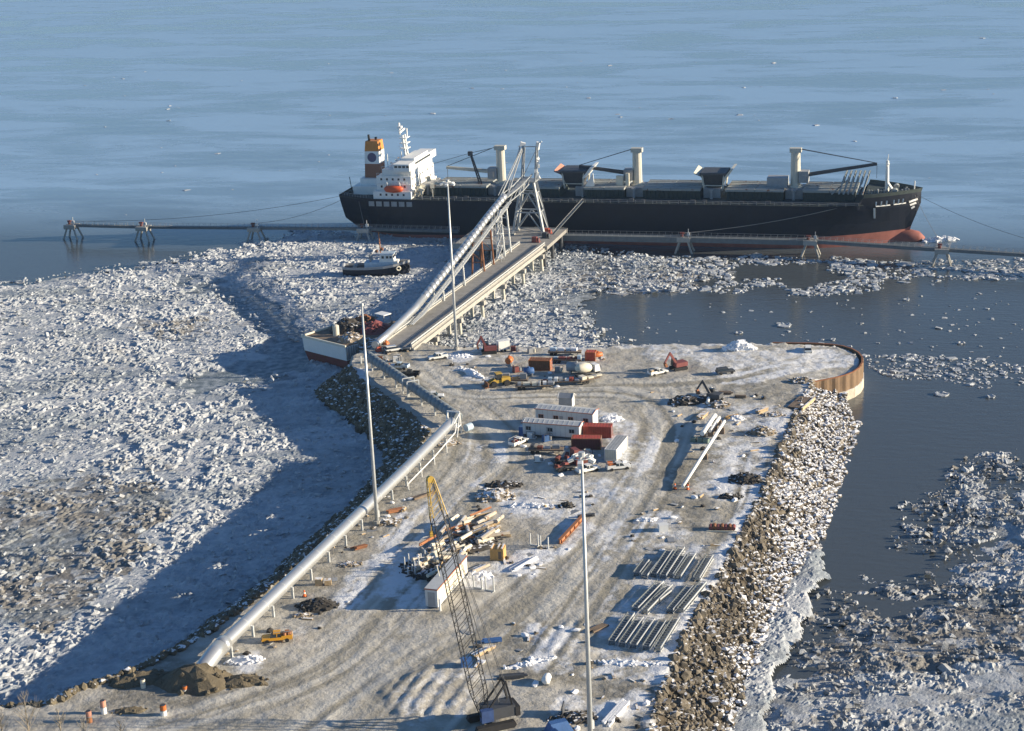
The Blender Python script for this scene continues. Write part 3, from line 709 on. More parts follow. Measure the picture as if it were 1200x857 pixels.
    for y0 in (-4, 4): m.tube((199.5, y0-1.3, 18.2), (199.5, y0+1.3, 18.2), .9, 10).span(198.6, 200.4, y0-2, y0-1.5, 17.3, 19).tube((203, y0*.7, 17.3), (203, y0*.7, 18.3), .35, 8)
    for k in range(14): m.span(190.5+k*1.0, 191+k*1.0, -6+k*.2+random.random()*3, -5+k*.2+random.random()*3, 17.3, 17.9+random.random()*.8)
    m.obj('windlass', M['hatch'], s)['kind'] = 'stuff'
    MB().tube((205.6, -.9, 17.3), (205.8, -.9, 21.2), .22, 8).obj('jackstaff', M['shipw'], s)
    # writing and stripes on the starboard bow
    def side(x, z): return Vector((x, -hw(x, z)-.09, z))
    lt = MB()
    def stroke(x0, z0, x1, z1, wd=.28, n=4):
        nonlocal lt
        for k in range(n):
            a, c = k/n, (k+1)/n
            p = side(x0+(x1-x0)*a, z0+(z1-z0)*a); q = side(x0+(x1-x0)*c, z0+(z1-z0)*c)
            t = (q-p).normalized(); nrm = Vector((0, -1, 0)); u = t.cross(nrm).normalized()*wd
            e = Vector((0, -.06, 0))
            lt.add([p-u+e, q-u+e, q+u+e, p+u+e, p-u, q-u, q+u, p+u], [(0, 1, 2, 3), (0, 4, 5, 1), (3, 2, 6, 7)])
    for ups, x0, x1 in (((193.6, 195.3, 197.0), 193.6, 198.2), ((199.3, 200.8, 202.2), 199.3, 203.2)):
        lt = MB(); stroke(x0, 14.2, x1, 14.2, .2)
        for u0 in ups: stroke(u0, 14.3, u0+.15, 15.9, .22)
        lt.obj('bow_lettering', M['white'], s)
    lt = MB(); stroke(193.1, 9.6, 193.1, 13.6, .35); lt.obj('draught_mark', M['white'], s)
    lt = MB()
    for k, (xa, xb) in enumerate(((204.2, 206.9), (204.5, 206.5), (204.9, 206.0))): stroke(xa, 14.4-k*1.25, xb, 15.0-k*1.25, .33)
    lt.obj('bow_emblem', M['white'], s)
    # accommodation block
    hs = MB().span(15, 29.5, -15.2, 15.2, D, D+2.7).span(16, 29.2, -13.5, 13.5, D+2.7, D+8.1); hs = hs.obj('accommodation', M['shipw'], s)
    for lv in range(3):
        wn = MB()
        for y0 in np.arange(-12, 12.1, 3): wn.span(29.2 if lv else 29.5, 29.26 if lv else 29.56, y0-.4, y0+.4, D+1.2+lv*2.7, D+2.0+lv*2.7)
        for x0 in np.arange(17.5, 28, 2.2): wn.span(x0, x0+.7, -13.56-(1.7 if not lv else 0), -13.5-(1.7 if not lv else 0), D+1.2+lv*2.7, D+2.0+lv*2.7)
        wn.obj('cabin_window', M['glass'], hs)['kind'] = 'stuff'
    MB().span(18, 29.0, -12.6, 12.6, D+8.1, D+10.4).obj('upper_house', M['shipw'], hs)
    br = MB().span(23.5, 29.6, -15.9, 15.9, D+10.4, D+13.0).span(24, 29, -8, 8, D+13.0, D+13.8); br = br.obj('bridge', M['shipw'], s)
    wn = MB()
    for y0 in np.arange(-8.4, 8.5, 1.4): wn.span(29.6, 29.68, y0-.55, y0+.55, D+11.7, D+12.5)
    for x0 in np.arange(24, 29, 1.5): wn.span(x0, x0+1.1, -15.96, -15.9, D+11.7, D+12.5)
    wn.obj('bridge_window', M['glass'], br)['kind'] = 'stuff'
    rl = MB()
    for z0, x0, x1, y0 in ((D+2.7, 15.2, 29.4, 15.1), (D+5.4, 16, 29, 14.6), (D+8.1, 16.2, 29, 13.4), (D+10.4, 18, 24, 12.5)):
        rl.span(x0, x1, -y0, -y0+.5, z0-.12, z0+.06)
        for q in np.arange(x0, x1, 1.5): rl.beam((q, -y0, z0), (q, -y0, z0+1.1), .08)
        rl.beam((x0, -y0, z0+1.1), (x1, -y0, z0+1.1), .09)
    rl.obj('gallery_rail', M['shipw'], hs)
    op = MB()
    for q in range(6): op.span(13.3+q*2.9, 15.4+q*2.9, -hb(14+q*2.9)-.05, -hb(14+q*2.9)+.2, 12.4, 14.2)
    op.obj('side_opening', M['grey'], s)['kind'] = 'stuff'
    lb = MB().path([(19.4, -15.4, D+3.9), (20.2, -15.4, D+3.8), (23, -15.4, D+3.7), (25.8, -15.4, D+3.8), (26.6, -15.4, D+3.9)], [.3, 1.1, 1.35, 1.1, .3], 10); lb.obj('lifeboat', M['lifered'], s, True)
    [MB().beam((q, -14.2, D+2.7), (q, -15.6, D+6.2), .3).obj('davit', M['shipw'], s) for q in (20.6, 25.4)]
    # funnel
    f = MB().frust(7.6, 13.4, -3.2, 3.2, D+2.5, 8.0, 13.6, -3, 3, 25.6).obj('funnel', M['fun_b'], s)
    MB().frust(7.98, 13.62, -3.02, 3.02, 25.6, 8.2, 13.7, -2.95, 2.95, 30.3).obj('funnel_band', M['shipw'], f)
    t = MB().frust(8.2, 13.7, -2.95, 2.95, 30.3, 8.6, 13.4, -2.7, 2.7, 34.0); t = t.obj('funnel_top', M['fun_o'], f)
    MB().tube((9.6, -1, 34), (9.4, -1, 36.2), .45, 8).obj('exhaust_pipe', M['black'], f); MB().tube((11.6, .8, 34), (11.5, .8, 35), .5, 8).obj('exhaust_pipe', M['black'], f)
    MB().tube((10.9, -3.06, 28), (10.9, -2.9, 28), 1.75, 20).obj('funnel_emblem', M['fun_l'], f)
    MB().span(4.5, 15, -8, 8, D, D+3).span(6.5, 14, -5, 5, D+3, D+5.4).obj('casing', M['shipw'], s)
    # mast group over the bridge
    m = MB()
    for y0 in (-1.2, 1.2): m.beam((23.4, y0, D+13), (22.6, y0, 36), .7)
    for z0 in (31, 33, 35): m.span(21.6, 24.4, -2.2, 2.2, z0, z0+.25)
    m.beam((22.0, -2.6, 37.2), (22.0, 3.4, 37.8), .5, .6).tube((21.4, 0, 36), (21.2, 0, 40.5), .35, 6).tube((23.9, .5, 35), (23.9, .5, 38.4), .25, 6).span(21, 22.4, -1.6, .2, 38.6, 39.4)
    m.obj('radar_mast', M['shipw'], s)
    m = MB()
    for k in range(9): m.rock((17.5+random.random()*6, random.uniform(-8, 8), D+11+random.random()*1.6), .6, jit=.2)
    m.beam((18, -6, D+10.4), (18, -6, D+15), .3).beam((20, 4, D+10.4), (20, 4, D+14), .3); m.obj('aerial', M['shipw'], s)['kind'] = 'stuff'
    # work platform jumble forward of the bridge
    m = MB()
    for k in range(16):
        x0, y0 = random.uniform(30.5, 37), random.uniform(-13, -2); m.box((x0, y0, D+1.2+random.random()*4), (random.uniform(.8, 2.2), random.uniform(.8, 2), random.uniform(.6, 1.8)), random.random(), random.uniform(-.4, .4))
        m.beam((x0, y0, D), (x0, y0, D+3), .25)
    m.obj('stores', M['buff'], s)['kind'] = 'stuff'
    # small stern gear
    m = MB()
    for k in range(11): m.span(2+k*1.0, 2.6+k, -9+random.random()*4, -8+random.random()*4, D+.1, D+1+random.random())
    m.beam((1, 0, D), (.4, 0, D+5), .2); m.obj('mooring_winch', M['coam'], s)['kind'] = 'stuff'
    r = MB()
    for k in range(11): r.beam((.4+k*1.2, -hb(.4+k*1.2)+.1, D+.3), (.4+k*1.2, -hb(.4+k*1.2)+.1, D+1.5), .09)
    r.path([(x, -hb(x)+.1, D+1.5) for x in (.4, 2, 4, 8, 12.5)], .06, 4); r.obj('stern_rail', M['grey'], s)
    s.scale.x = 210.4/208; s.location = (-56.3-2.3*.961, 635.4+2.3*.277, 0)
    return s
SHIP = build_ship()
def sw(x, y, z):     # ship point in the world
    c, q = math.cos(R_(-16.1)), math.sin(R_(-16.1)); return Vector((-56.3+x*c-y*q, 635.4+x*q+y*c, z))

# ================================================================== DOCK, TRESTLE, CATWALKS
DZ = 8.0
TA = Vector((-31.0, 452.2, 0)); TD = Vector((math.cos(R_(70.4)), math.sin(R_(70.4)), 0)); TAZ = R_(70.4)
def build_trestle():
    t = thing('trestle_bridge', 'straight grey road trestle on pile bents running from the yard out to the dock', 'bridge', TA, TAZ)
    Lt, Wd = 118, 9.2          # local x along, y to the left
    d = MB().span(-3, Lt, -Wd/2, Wd/2, DZ-.5, DZ); d.obj('road_deck', M['road'], t)
    for sd in (-1, 1):
        g = MB().span(-2, Lt, sd*(Wd/2-.1), sd*(Wd/2+.5), DZ-1.7, DZ-.52); g.obj('edge_girder', M['conc'] if sd < 0 else M['grey'], t)
        c = MB().span(-2, Lt, sd*(Wd/2-.32), sd*(Wd/2+.04), DZ+.004, DZ+.36); c.obj('kerb', M['conc'], t)
        for k in range(0, 60):
            if k == 0:
                base = MB().span(-.09, .09, sd*(Wd/2-.25), sd*(Wd/2-.05), DZ+.36, DZ+1.15).obj('guard_post', M['galv'], t)
            else:
                o = base.copy(); COL.objects.link(o); o.parent = t; o.location.x = k*2.0
        base.location.x = -.0
        r = MB().span(-2, Lt, sd*(Wd/2-.2), sd*(Wd/2-.1), DZ+.62, DZ+.95).span(-2, Lt, sd*(Wd/2-.02), sd*(Wd/2+.04), DZ+1.05, DZ+1.12); r.obj('guard_rail', M['galv'], t)
    for i, x0 in enumerate(np.arange(14, 118, 19.5)):
        cp = MB().span(x0-.8, x0+.8, -Wd/2-1.6, Wd/2+.8, DZ-3.1, DZ-1.72).obj('pile_cap', M['conc'], t)
        for y0 in (-5.2, -1.8, 1.8, 4.8):
            MB().tube((x0, y0, DZ-3.1), (x0, y0+.06*y0, -2), .55, 10).obj('pile', M['buff'], cp)
build_trestle()
def build_dock():
    a = P(520, 283, DZ); b = P(655, 283, DZ)
    o = Vector((-20, 573, 0)); yaw = R_(-17)
    t = thing('dock_platform', 'flat grey dock platform on piles between the trestle end and the ship', 'dock', o, yaw)
    d = MB().span(3, 36, -3, 23, DZ-1.2, DZ+.02); d.obj('deck', M['road'], t)
    f = MB().span(2.7, 25, -3.3, -3.02, DZ-1.6, DZ+.3).span(2.7, 36.3, 23.02, 23.3, DZ-1.6, DZ+.3); f.obj('fascia', M['conc'], t)
    for x0 in np.arange(4.5, 36, 7.5):
        for y0 in (-1.5, 9, 21): MB().tube((x0, y0, DZ-1.2), (x0, y0, -2), .6, 10).obj('pile', M['dkgrey'], t)
    for x0 in (6, 15, 24, 33): MB().span(x0, x0+1.6, 23.3, 25, 1.5, DZ+.2).obj('fender', M['black'], t)
    r = MB()
    for x0 in np.arange(3, 24, 2): r.beam((x0, -3, DZ), (x0, -3, DZ+1.1), .08)
    r.beam((3, -3, DZ+1.1), (23, -3, DZ+1.1), .08); r.obj('hand_rail', M['galv'], t)
    return t
build_dock()
# small gear standing on the dock
for k, (px, py, c, lab) in enumerate(((642, 274, 'red', 'red equipment skid at the foot of the loader tower leg'), (640, 279, 'dkgrey', 'dark winch box on the dock beside the trestle end'), (628, 284, 'maroon', 'dark red bollard box on the dock near the trestle end'))):
    q = P(px, py, DZ); t = thing('equipment_skid', lab, 'equipment', (q[0], q[1], DZ+.03), R_(-17))
    MB().span(-1.4, 1.4, -1, 1, 0, .3).span(-1.2, .4, -.8, .8, .3, 1.9).tube((.9, 0, .3), (.9, 0, 1.5), .5, 8).obj('housing', M[c], t); MB().beam((-1.3, -.95, .3), (-1.3, -.95, 2.3), .12).beam((1.3, -.95, .3), (1.3, -.95, 2.3), .12).beam((-1.3, -.95, 2.3), (1.3, -.95, 2.3), .12).obj('frame', M['grey'], t)
def dolphin(px, py, z, label, lit=True):
    q = P(px, py, z); t = thing('mooring_dolphin', label, 'dolphin', (q[0], q[1], 0), R_(-16), 'mooring dolphins along the berth')
    MB().span(-2.3, 2.3, -2.3, 2.3, z-1.5, z).obj('cap', M['conc'], t)
    for a, b in ((-1, -1), (1, -1), (1, 1), (-1, 1)): MB().tube((a*1.5, b*1.5, z-1.5), (a*3.6, b*2.6, -2), .38, 10).obj('batter_pile', M['conc'], t)
    h = MB().tube((-.8, 0, z), (-.8, 0, z+1.3), .6, 10).span(-1.5, -.1, -.4, .4, z+.9, z+1.5); h.obj('mooring_hook', M['dkred'], t)
    MB().beam((1.7, -1.8, z), (1.7, -1.8, z+3.2), .2).span(1.2, 2.2, -2, -1.4, z+.8, z+1.8).obj('light_post', M['galv'], t)
    return Vector((q[0], q[1], z))
CW = [dolphin(84, 263, 5.5, 'outermost mooring dolphin with a red hook, alone at the left end of the catwalk'),
      dolphin(168, 265, 5.5, 'second mooring dolphin from the left end of the catwalk'),
      dolphin(299, 266, 5.5, 'third mooring dolphin from the left, standing at the ice edge'),
      dolphin(427, 267, 5.5, 'mooring dolphin just under the ship stern')]
CE = [dolphin(802, 277.5, 5.5, 'mooring dolphin in front of the red lower hull amidships'),
      dolphin(950, 281, 5.5, 'mooring dolphin in front of the fore part of the hull'),
      dolphin(1104, 291, 5.5, 'mooring dolphin just beyond the bulbous bow'),
      dolphin(1290, 303, 5.5, 'far right mooring dolphin past the frame edge')]
def catwalk(a, b, label, wd=1.6, dp=.9):
    a, b = Vector(a), Vector(b); L = (b-a).length; t = thing('catwalk', label, 'walkway', (a.x, a.y, a.z), az(a, b), 'catwalk spans between the dolphins')
    MB().span(0, L, -wd/2, wd/2, -.12, 0).obj('grating', M['walk'], t)
    MB().span(0, L, -wd/2, -wd/2+.25, -dp, -.124).span(0, L, wd/2-.25, wd/2, -dp, -.124).obj('girder', M['walk'], t)
    n = max(2, int(L/2.2)); p0 = MB().beam((0, 0, 0), (0, 0, 1.15), .09).obj('rail_post', M['grey'], t); p0.location = (0, -wd/2, 0)
    for k in range(n+1):
        for y0 in (-wd/2, wd/2):
            if k == 0 and y0 < 0: continue
            o = p0.copy(); COL.objects.link(o); o.parent = t; o.location = (L*k/n, y0, 0)
    MB().beam((0, -wd/2, 1.1), (L, -wd/2, 1.1), .07).beam((0, wd/2, 1.1), (L, wd/2, 1.1), .07).beam((0, -wd/2, .6), (L, -wd/2, .6), .05).obj('hand_rail', M['grey'], t)
def sh(v, z=.02): return Vector((v.x, v.y, v.z+z))
catwalk(sh(CW[0]), sh(CW[1]), 'catwalk span at the far left between the two outermost dolphins')
catwalk(sh(CW[1]), sh(CW[2]), 'long catwalk span over open water left of the ice edge')
catwalk(sh(CW[2]), sh(CW[3]), 'catwalk span running in under the ship stern')
catwalk(sh(CW[3]), Vector((-17, 601, 5.6)), 'catwalk span from the stern dolphin to the dock')
catwalk(Vector((17.5, 587.5, 5.6)), sh(CE[0]), 'broad catwalk span right of the dock in front of the dark hull', 3.6, 1.9)
catwalk(sh(CE[0]), sh(CE[1]), 'broad catwalk span in front of the red boot topping', 3.2, 1.7)
catwalk(sh(CE[1]), sh(CE[2]), 'catwalk span with many rail posts passing the bulbous bow', 2.0, 1.1)
catwalk(sh(CE[2]), sh(CE[3]), 'catwalk span leaving the picture at the right', 1.8, 1.0)
def rope(name, label, a, b, sag, r=.075):
    a, b = Vector(a), Vector(b); pts = []
    for k in range(13):
        t = k/12; p = a.lerp(b, t); p.z -= sag*4*t*(1-t); pts.append(p)
    return tag(MB().path(pts, r, 4).obj(name, M['rope']), label, 'rope')
rope('mooring_line', 'long stern line sloping from the ship stern to the outermost left dolphin', sw(.5, -8, 15), CW[0]+Vector((0, 0, 1.3)), 3)
rope('mooring_line', 'short stern line down to the dolphin under the stern', sw(6, -13, 15), CW[3]+Vector((0, 0, 1.3)), .5)
rope('mooring_line', 'second stern line reaching the dolphin at the ice edge', sw(1, -9, 14.6), CW[2]+Vector((0, 0, 1.3)), 2)
rope('mooring_line', 'pale breast line crossing the dark hull down to the amidships dolphin', sw(184, -14.4, 15), CE[0]+Vector((0, 0, 1.3)), 1.2, .11)
rope('mooring_line', 'bow line running down to the dolphin beyond the bulbous bow', sw(206, -2, 16.5), CE[2]+Vector((0, 0, 1.3)), .8)
rope('mooring_line', 'long bow line running off to the right', sw(206.5, -1, 16.5), CE[3]+Vector((0, 0, 1.3)), 3)
g = thing('gangway', 'pale sloping gangway from the dock up to the ship deck', 'gangway', (0, 0, 0))
a, b = Vector((16.2, 577, DZ+.1)), sw(92, -16.5, 15.6)
MB().beam(a, b, .8, .2).obj('walkway', M['walk'], g)
MB().beam(a+Vector((0, -.35, 1.0)), b+Vector((0, -.35, 1.0)), .07).beam(a+Vector((0, .35, 1.0)), b+Vector((0, .35, 1.0)), .07).obj('hand_rail', M['grey'], g)

# ================================================================== CONVEYORS
G0 = Vector((-38, 447, 0)); GD = (Vector((8, 581, 0))-G0).normalized()
def gp(s, z): return G0+GD*s+Vector((0, 0, z))
def build_gallery():
    t = thing('inclined_conveyor', 'covered conveyor climbing beside the trestle with a ribbed silver hood', 'conveyor', gp(0, 0), math.atan2(GD.y, GD.x))
    prof = [(2, 9.0), (10, 9.2), (21, 9.9), (32, 10.9), (40, 12.2), (56, 15.0), (73, 18.0), (99, 23.2), (117, 26.3)]
    def zt(x): return float(np.interp(x, [p[0] for p in prof], [p[1] for p in prof]))
    MB().path([(x, 0, zt(x)) for x in (2, 10, 21, 32, 40)], 1.05, 14).obj('smooth_hood', M['tube'], t, True)
    n = 27; sec = None
    for k in range(n):
        x0, x1 = 40+k*77/n, 40+(k+1)*77/n
        a, b = Vector((x0, 0, zt(x0))), Vector((x1, 0, zt(x1))); c = a.lerp(b, .5)
        d = b-a
        if sec is None:
            l = d.length; ax = Vector((1, 0, 0)); m = MB().path([(-l*.5, 0, 0), (-l*.45, 0, 0), (-l*.3, 0, 0), (l*.3, 0, 0), (l*.45, 0, 0), (l*.5, 0, 0)], [.5, .9, 1.18, 1.18, .9, .5], 14)
            sec = o = m.obj('hood_section', M['tube'], t, True)
        else:
            o = sec.copy(); COL.objects.link(o); o.parent = t
        o.location = c; o.rotation_euler = (0, -math.asin(d.z/d.length), 0); o.scale.x = d.length/l
    w_ = MB()
    st = [(x, zt(x)-1.7) for x in np.arange(24, 118, 4)]
    for sd in (-1, 1):
        for (x0, z0), (x1, z1) in zip(st[:-1], st[1:]):
            w_.beam((x0, sd*1.5, z0), (x1, sd*1.5, z1), .3); w_.beam((x0, sd*1.5, z0-1.5), (x1, sd*1.5, z1-1.5), .26)
            w_.beam((x0, sd*1.5, z0-1.5), (x1, sd*1.5, z1), .16); w_.beam((x0, sd*1.5, z0), (x0, sd*1.5, z0-1.5), .16)
    for x0, z0 in st: w_.beam((x0, -1.5, z0), (x0, 1.5, z0), .2)
    w_.obj('truss', M['tower'], t)
    k_ = MB()
    for (x0, z0), (x1, z1) in zip(st[:-1], st[1:]):
        k_.beam((x0, -2.3, z0+.1), (x1, -2.3, z1+.1), .9, .1); k_.beam((x0, -2.7, z0+1.2), (x1, -2.7, z1+1.2), .07); k_.beam((x0, -2.7, z0+.1), (x0, -2.7, z0+1.2), .07)
    k_.obj('service_walkway', M['galv'], t)
    for x0, m in ((30, 'galv'), (52, 'galv'), (70, 'galv'), (88, 'rust'), (97, 'rust'), (108, 'galv'), (114, 'galv')):
        b_ = MB(); z0 = zt(x0)-3.2
        for sd in (-1, 1): b_.tube((x0, sd*1.5, z0), (x0, sd*(1.5+.08*(z0-4)), -2 if x0 < 118 else DZ), .32, 8)
        zz = z0-3
        while zz > DZ+1: b_.beam((x0, -1.7, zz), (x0, 1.7, zz), .2); b_.beam((x0, -1.7, zz), (x0, 1.7, min(z0, zz+3)), .14); zz -= 4
        b_.obj('support_bent', M[m], t)
    l_ = MB()
    for z0 in np.arange(9, 22, 4): l_.span(100.5, 103, -3.6, -2, z0, z0+.15); l_.beam((100.5, -2.2, z0), (103, -3.4, z0+4), .5, .15)
    for c in ((100.5, -3.6), (103, -3.6), (103, -2), (100.5, -2)): l_.beam((*c, DZ), (*c, 24), .14)
    l_.obj('stair_tower', M['galv'], t)
build_gallery()
def build_loader():
    o = Vector((8.5, 581, DZ)); t = thing('loading_tower', 'tall grey steel loading tower with splayed legs between the trestle end and the ship', 'loader', o, R_(-16))
    # splayed trestle legs carrying the conveyor head
    f = MB(); legs = {}
    for sx, top in ((-1, 1.7), (1, 1.7)):
        for sy in (-1, 1):
            a = Vector((sx*5.6, sy*3.2, .03)); b = Vector((sx*2.2, sy*1.9, 18.5)); legs[(sx, sy)] = (a, b)
            MB().beam(a, b, .75).obj('tower_leg', M['tower'], t)
            MB().span(a.x-.8, a.x+.8, a.y-.8, a.y+.8, .025, .5).obj('leg_foot', M['conc'], t)
    def at(sx, sy, q): a, b = legs[(sx, sy)]; return a.lerp(b, q)
    br = MB()
    for q0, q1 in ((.03, .42), (.42, .78)):
        for (p, r) in (((-1, -1), (1, -1)), ((-1, 1), (1, 1)), ((-1, -1), (-1, 1)), ((1, -1), (1, 1))):
            m = (at(*p, q1)+at(*r, q1))/2
            br.beam(at(*p, q1), at(*r, q1), .4); br.beam(at(*p, q0), m, .34); br.beam(at(*r, q0), m, .34)
    br.obj('bracing', M['tower'], t)
    pf = MB().span(-3, 3, -2.6, 2.6, 18.3, 18.7); 
    for x0 in np.arange(-3, 3.1, 1.5): pf.beam((x0, -2.6, 18.7), (x0, -2.6, 19.8), .09)
    pf.beam((-3, -2.6, 19.8), (3, -2.6, 19.8), .09); pf.obj('platform', M['tower'], t)
    # twin masts above the platform
    m = MB()
    for x0, tx in ((-2.2, -1.2), (2.6, 3.4)):
        for y0 in (-1.4, 1.4): m.beam((x0, y0, 18.7), (tx, y0*.6, 30.5), .5)
        for k in range(5):
            z0 = 19.5+k*2.2; xx = x0+(tx-x0)*(z0-18.7)/11.8; m.beam((xx, -1.3+k*.1, z0), (xx, 1.3-k*.1, z0+2.0), .2)
    m.beam((-1.2, 0, 30.3), (3.4, 0, 30.3), .3).beam((-2.1, 0, 19.5), (3, 0, 29), .2); m.obj('mast', M['tower'], t)
    MB().box((-1.6, 0, 31.0), (1.8, 1.6, 1.5), .3, .3).tube((-3.2, .6, 30.2), (-1, .6, 31), .3, 6).obj('sheave_head', M['white'], t); MB().box((3.7, 0, 30.6), (1.2, 1.4, 2.6), 0, .2).tube((3.4, -.8, 31.4), (5.4, -.8, 32.2), .25, 6).obj('sheave_head', M['white'], t)
    c = MB()
    for k in range(6): c.box((2.9+random.random(), random.uniform(-1.4, 1.4), 19.5+k*1.3), (.9, .9, 1.0), random.random(), random.uniform(-.5, .5))
    c.beam((2.8, -1.2, 19), (4.2, -1.0, 26), .35); c.obj('chute', M['white'], t)
    # long stay struts from the mast head to the conveyor bridge
    T = Matrix.Rotation(-R_(-16), 4, 'Z') @ Matrix.Translation(-o)
    s_ = MB()
    for y0 in (-1.0, 1.0): s_.beam(Vector((-1.4, y0*.6, 30.6)), T @ (gp(118, 27.2)+Vector((y0, 0, 0))), .34)
    for y0 in (-.5, .4): s_.tube(Vector((-1.4, y0, 30.8)), T @ (gp(112, 27.5)+Vector((y0, 0, 0))), .12, 4); s_.tube(Vector((-2.6, y0, 30.2)), T @ (gp(122, 27.2)+Vector((y0, 0, 0))), .12, 4)
    s_.obj('stay', M['tower'], t)
    # boxed conveyor head bridge
    b = MB(); pts = [(117, 25.2), (122, 25.4), (127, 25.6), (132, 25.9), (137, 26.6), (143, 27.4)]
    W = [T @ gp(x, z) for x, z in pts]
    side = (T.to_3x3() @ Vector((-GD.y, GD.x, 0)))*1.5
    for a, d in zip(W[:-1], W[1:]):
        for q in (-1, 1):
            b.beam(a+side*q+Vector((0, 0, 1.2)), d+side*q+Vector((0, 0, 1.2)), .3); b.beam(a+side*q-Vector((0, 0, 1.0)), d+side*q-Vector((0, 0, 1.0)), .3)
            b.beam(a+side*q-Vector((0, 0, 1.0)), d+side*q+Vector((0, 0, 1.2)), .2)
        b.beam(a+side*.4, d+side*.4, 1.6, .5)
    b.obj('head_bridge', M['tower'], t)
build_loader()

def build_land_conveyor():
    a0 = Vector((-44.6, 290.1, 0)); a1 = Vector((-14.7, 378.1, 0)); D = (a1-a0).normalized()
    t = thing('tube_conveyor', 'long straight silver conveyor tube on short posts beside the ice along the yard edge', 'conveyor', a0, math.atan2(D.y, D.x))
    L = (a1-a0).length
    n = 12
    sec = MB().path([(-L/n*.5-.02, 0, 0), (L/n*.5+.02, 0, 0)], 1.18, 20, False)
    base = sec.obj('tube_section', M['tube'], t, True)
    rib = MB().path([(-.07, 0, 0), (.07, 0, 0)], 1.195, 20, False).obj('joint_band', M['galv'], base)
    for k in range(n):
        o = base if k == 0 else base.copy()
        if k: COL.objects.link(o); o.parent = t; rr = rib.copy(); COL.objects.link(rr); rr.parent = o; rr.location = (L/n*.5, 0, 0)
        zz = lambda x: 9.7+.5*max(0, (x-60)/30)**1.5
        xa, xb = L*k/n, L*(k+1)/n
        o.location = ((xa+xb)/2, 0, (zz(xa)+zz(xb))/2); o.rotation_euler = (0, -math.atan2(zz(xb)-zz(xa), xb-xa), 0)
    rib.location = (L/n*.5, 0, 0)
    for k in range(3):
        o = base.copy(); COL.objects.link(o); o.parent = t; o.location = (-L/n*(k+.5), 0, 9.7); o.rotation_euler = (0, 0, 0)
        rr = rib.copy(); COL.objects.link(rr); rr.parent = o; rr.location = (L/n*.5, 0, 0)
    MB().path([(-22.6, 0, 9.7), (-24.4, 0, 9.7)], 1.5, 18).obj('sleeve', M['tube'], t, True)
    MB().path([(-24.3, 0, 9.7), (-26.5, 0, 9.6), (-30.5, 0, 8.9), (-33.5, 0, 7.6)], 1.48, 18).obj('elbow', M['tube'], t, True)
    for k in range(-3, 11):
        x0 = 2+k*8.3
        if x0 > L: break
        s = MB().span(x0-.18, x0+.18, -1.5, -1.1, 6, 9.3).span(x0-.18, x0+.18, 1.1, 1.5, 6, 9.3).span(x0-.2, x0+.2, -1.5, 1.5, 8.25, 8.45); s.obj('support_post', M['galv'], t)
    r = MB(); pr = None
    for x0, x1, z0, z1 in ((58, 74, 8.5, 8.7), (74, 88, 8.7, 9.6)): r.tube((x0, -2.6, z0), (x1, -2.6, z1), .14, 8)
    for x0 in (58, 66, 74, 82): r.tube((x0, -2.6, 6.8), (x0, -2.6, 8.6), .13, 8)
    r.tube((88, -2.6, 9.6), (92, -1.5, 10.4), .14, 8); r.obj('feed_pipe', M['white'], t)
    h = MB()
    for y0 in (-1.5, 1.5): h.beam((L-1, y0, 6.8), (L+1.4, y0, 12.4), .25); h.beam((L+2.0, y0, 6.8), (L+1.4, y0, 12.4), .25)
    h.beam((L+1.4, -1.6, 12.4), (L+1.4, 1.6, 12.4), .3).beam((L-3, -1.6, 11), (L+1.4, -1.6, 12.2), .2).span(L-.5, L+2, -1.6, 1.6, 9.0, 9.2); h.obj('head_frame', M['white'], t)
    MB().tube((L+2.2, -2.6, 8.2), (L+3.8, -3.4, 8.2), .9, 14).obj('drive_drum', M['ltblue'], t)
build_land_conveyor()
def build_conveyor2():
    a0 = Vector(tuple(P(537, 489, 9.6))); a1 = Vector(tuple(P(431, 418, 9.2))); D = (a1-a0); L = D.length
    t = thing('link_conveyor', 'shade-darkened ribbed conveyor tube on the yard edge linking the silver tube to the trestle conveyor', 'conveyor', (a0.x, a0.y, 0), math.atan2(D.y, D.x))
    n = 26; sec = None
    for k in range(n):
        if not sec: sec = o = MB().path([(-L/n*.5, 0, 0), (-L/n*.42, 0, 0), (L/n*.42, 0, 0), (L/n*.5, 0, 0)], [1.1, 1.3, 1.3, 1.1], 12).obj('hood_section', M['link'], t, True)
        else: o = sec.copy(); COL.objects.link(o); o.parent = t
        o.location = (L*(k+.5)/n, 0, 9.5)
    for k in range(8):
        x0 = 3+k*8.4; MB().span(x0-.2, x0+.2, -1.4, -1.0, 6.3, 9).span(x0-.2, x0+.2, 1.0, 1.4, 6.3, 9).span(x0-.19, x0+.19, -1.39, 1.39, 8.1, 8.3).obj('support_post', M['galv'], t)
    c = MB()
    for x0 in (28, 31): c.beam((x0, -1.6, 6.8), (x0, -1.6, 11), .25).beam((x0, 1.6, 6.8), (x0, 1.6, 11), .25).beam((x0, -1.6, 11), (x0, 1.6, 11), .25)
    c.beam((31, 2.4, 7.6), (31, 5, 7.6), .25); c.obj('crossover_frame', M['galv'], t)
build_conveyor2()

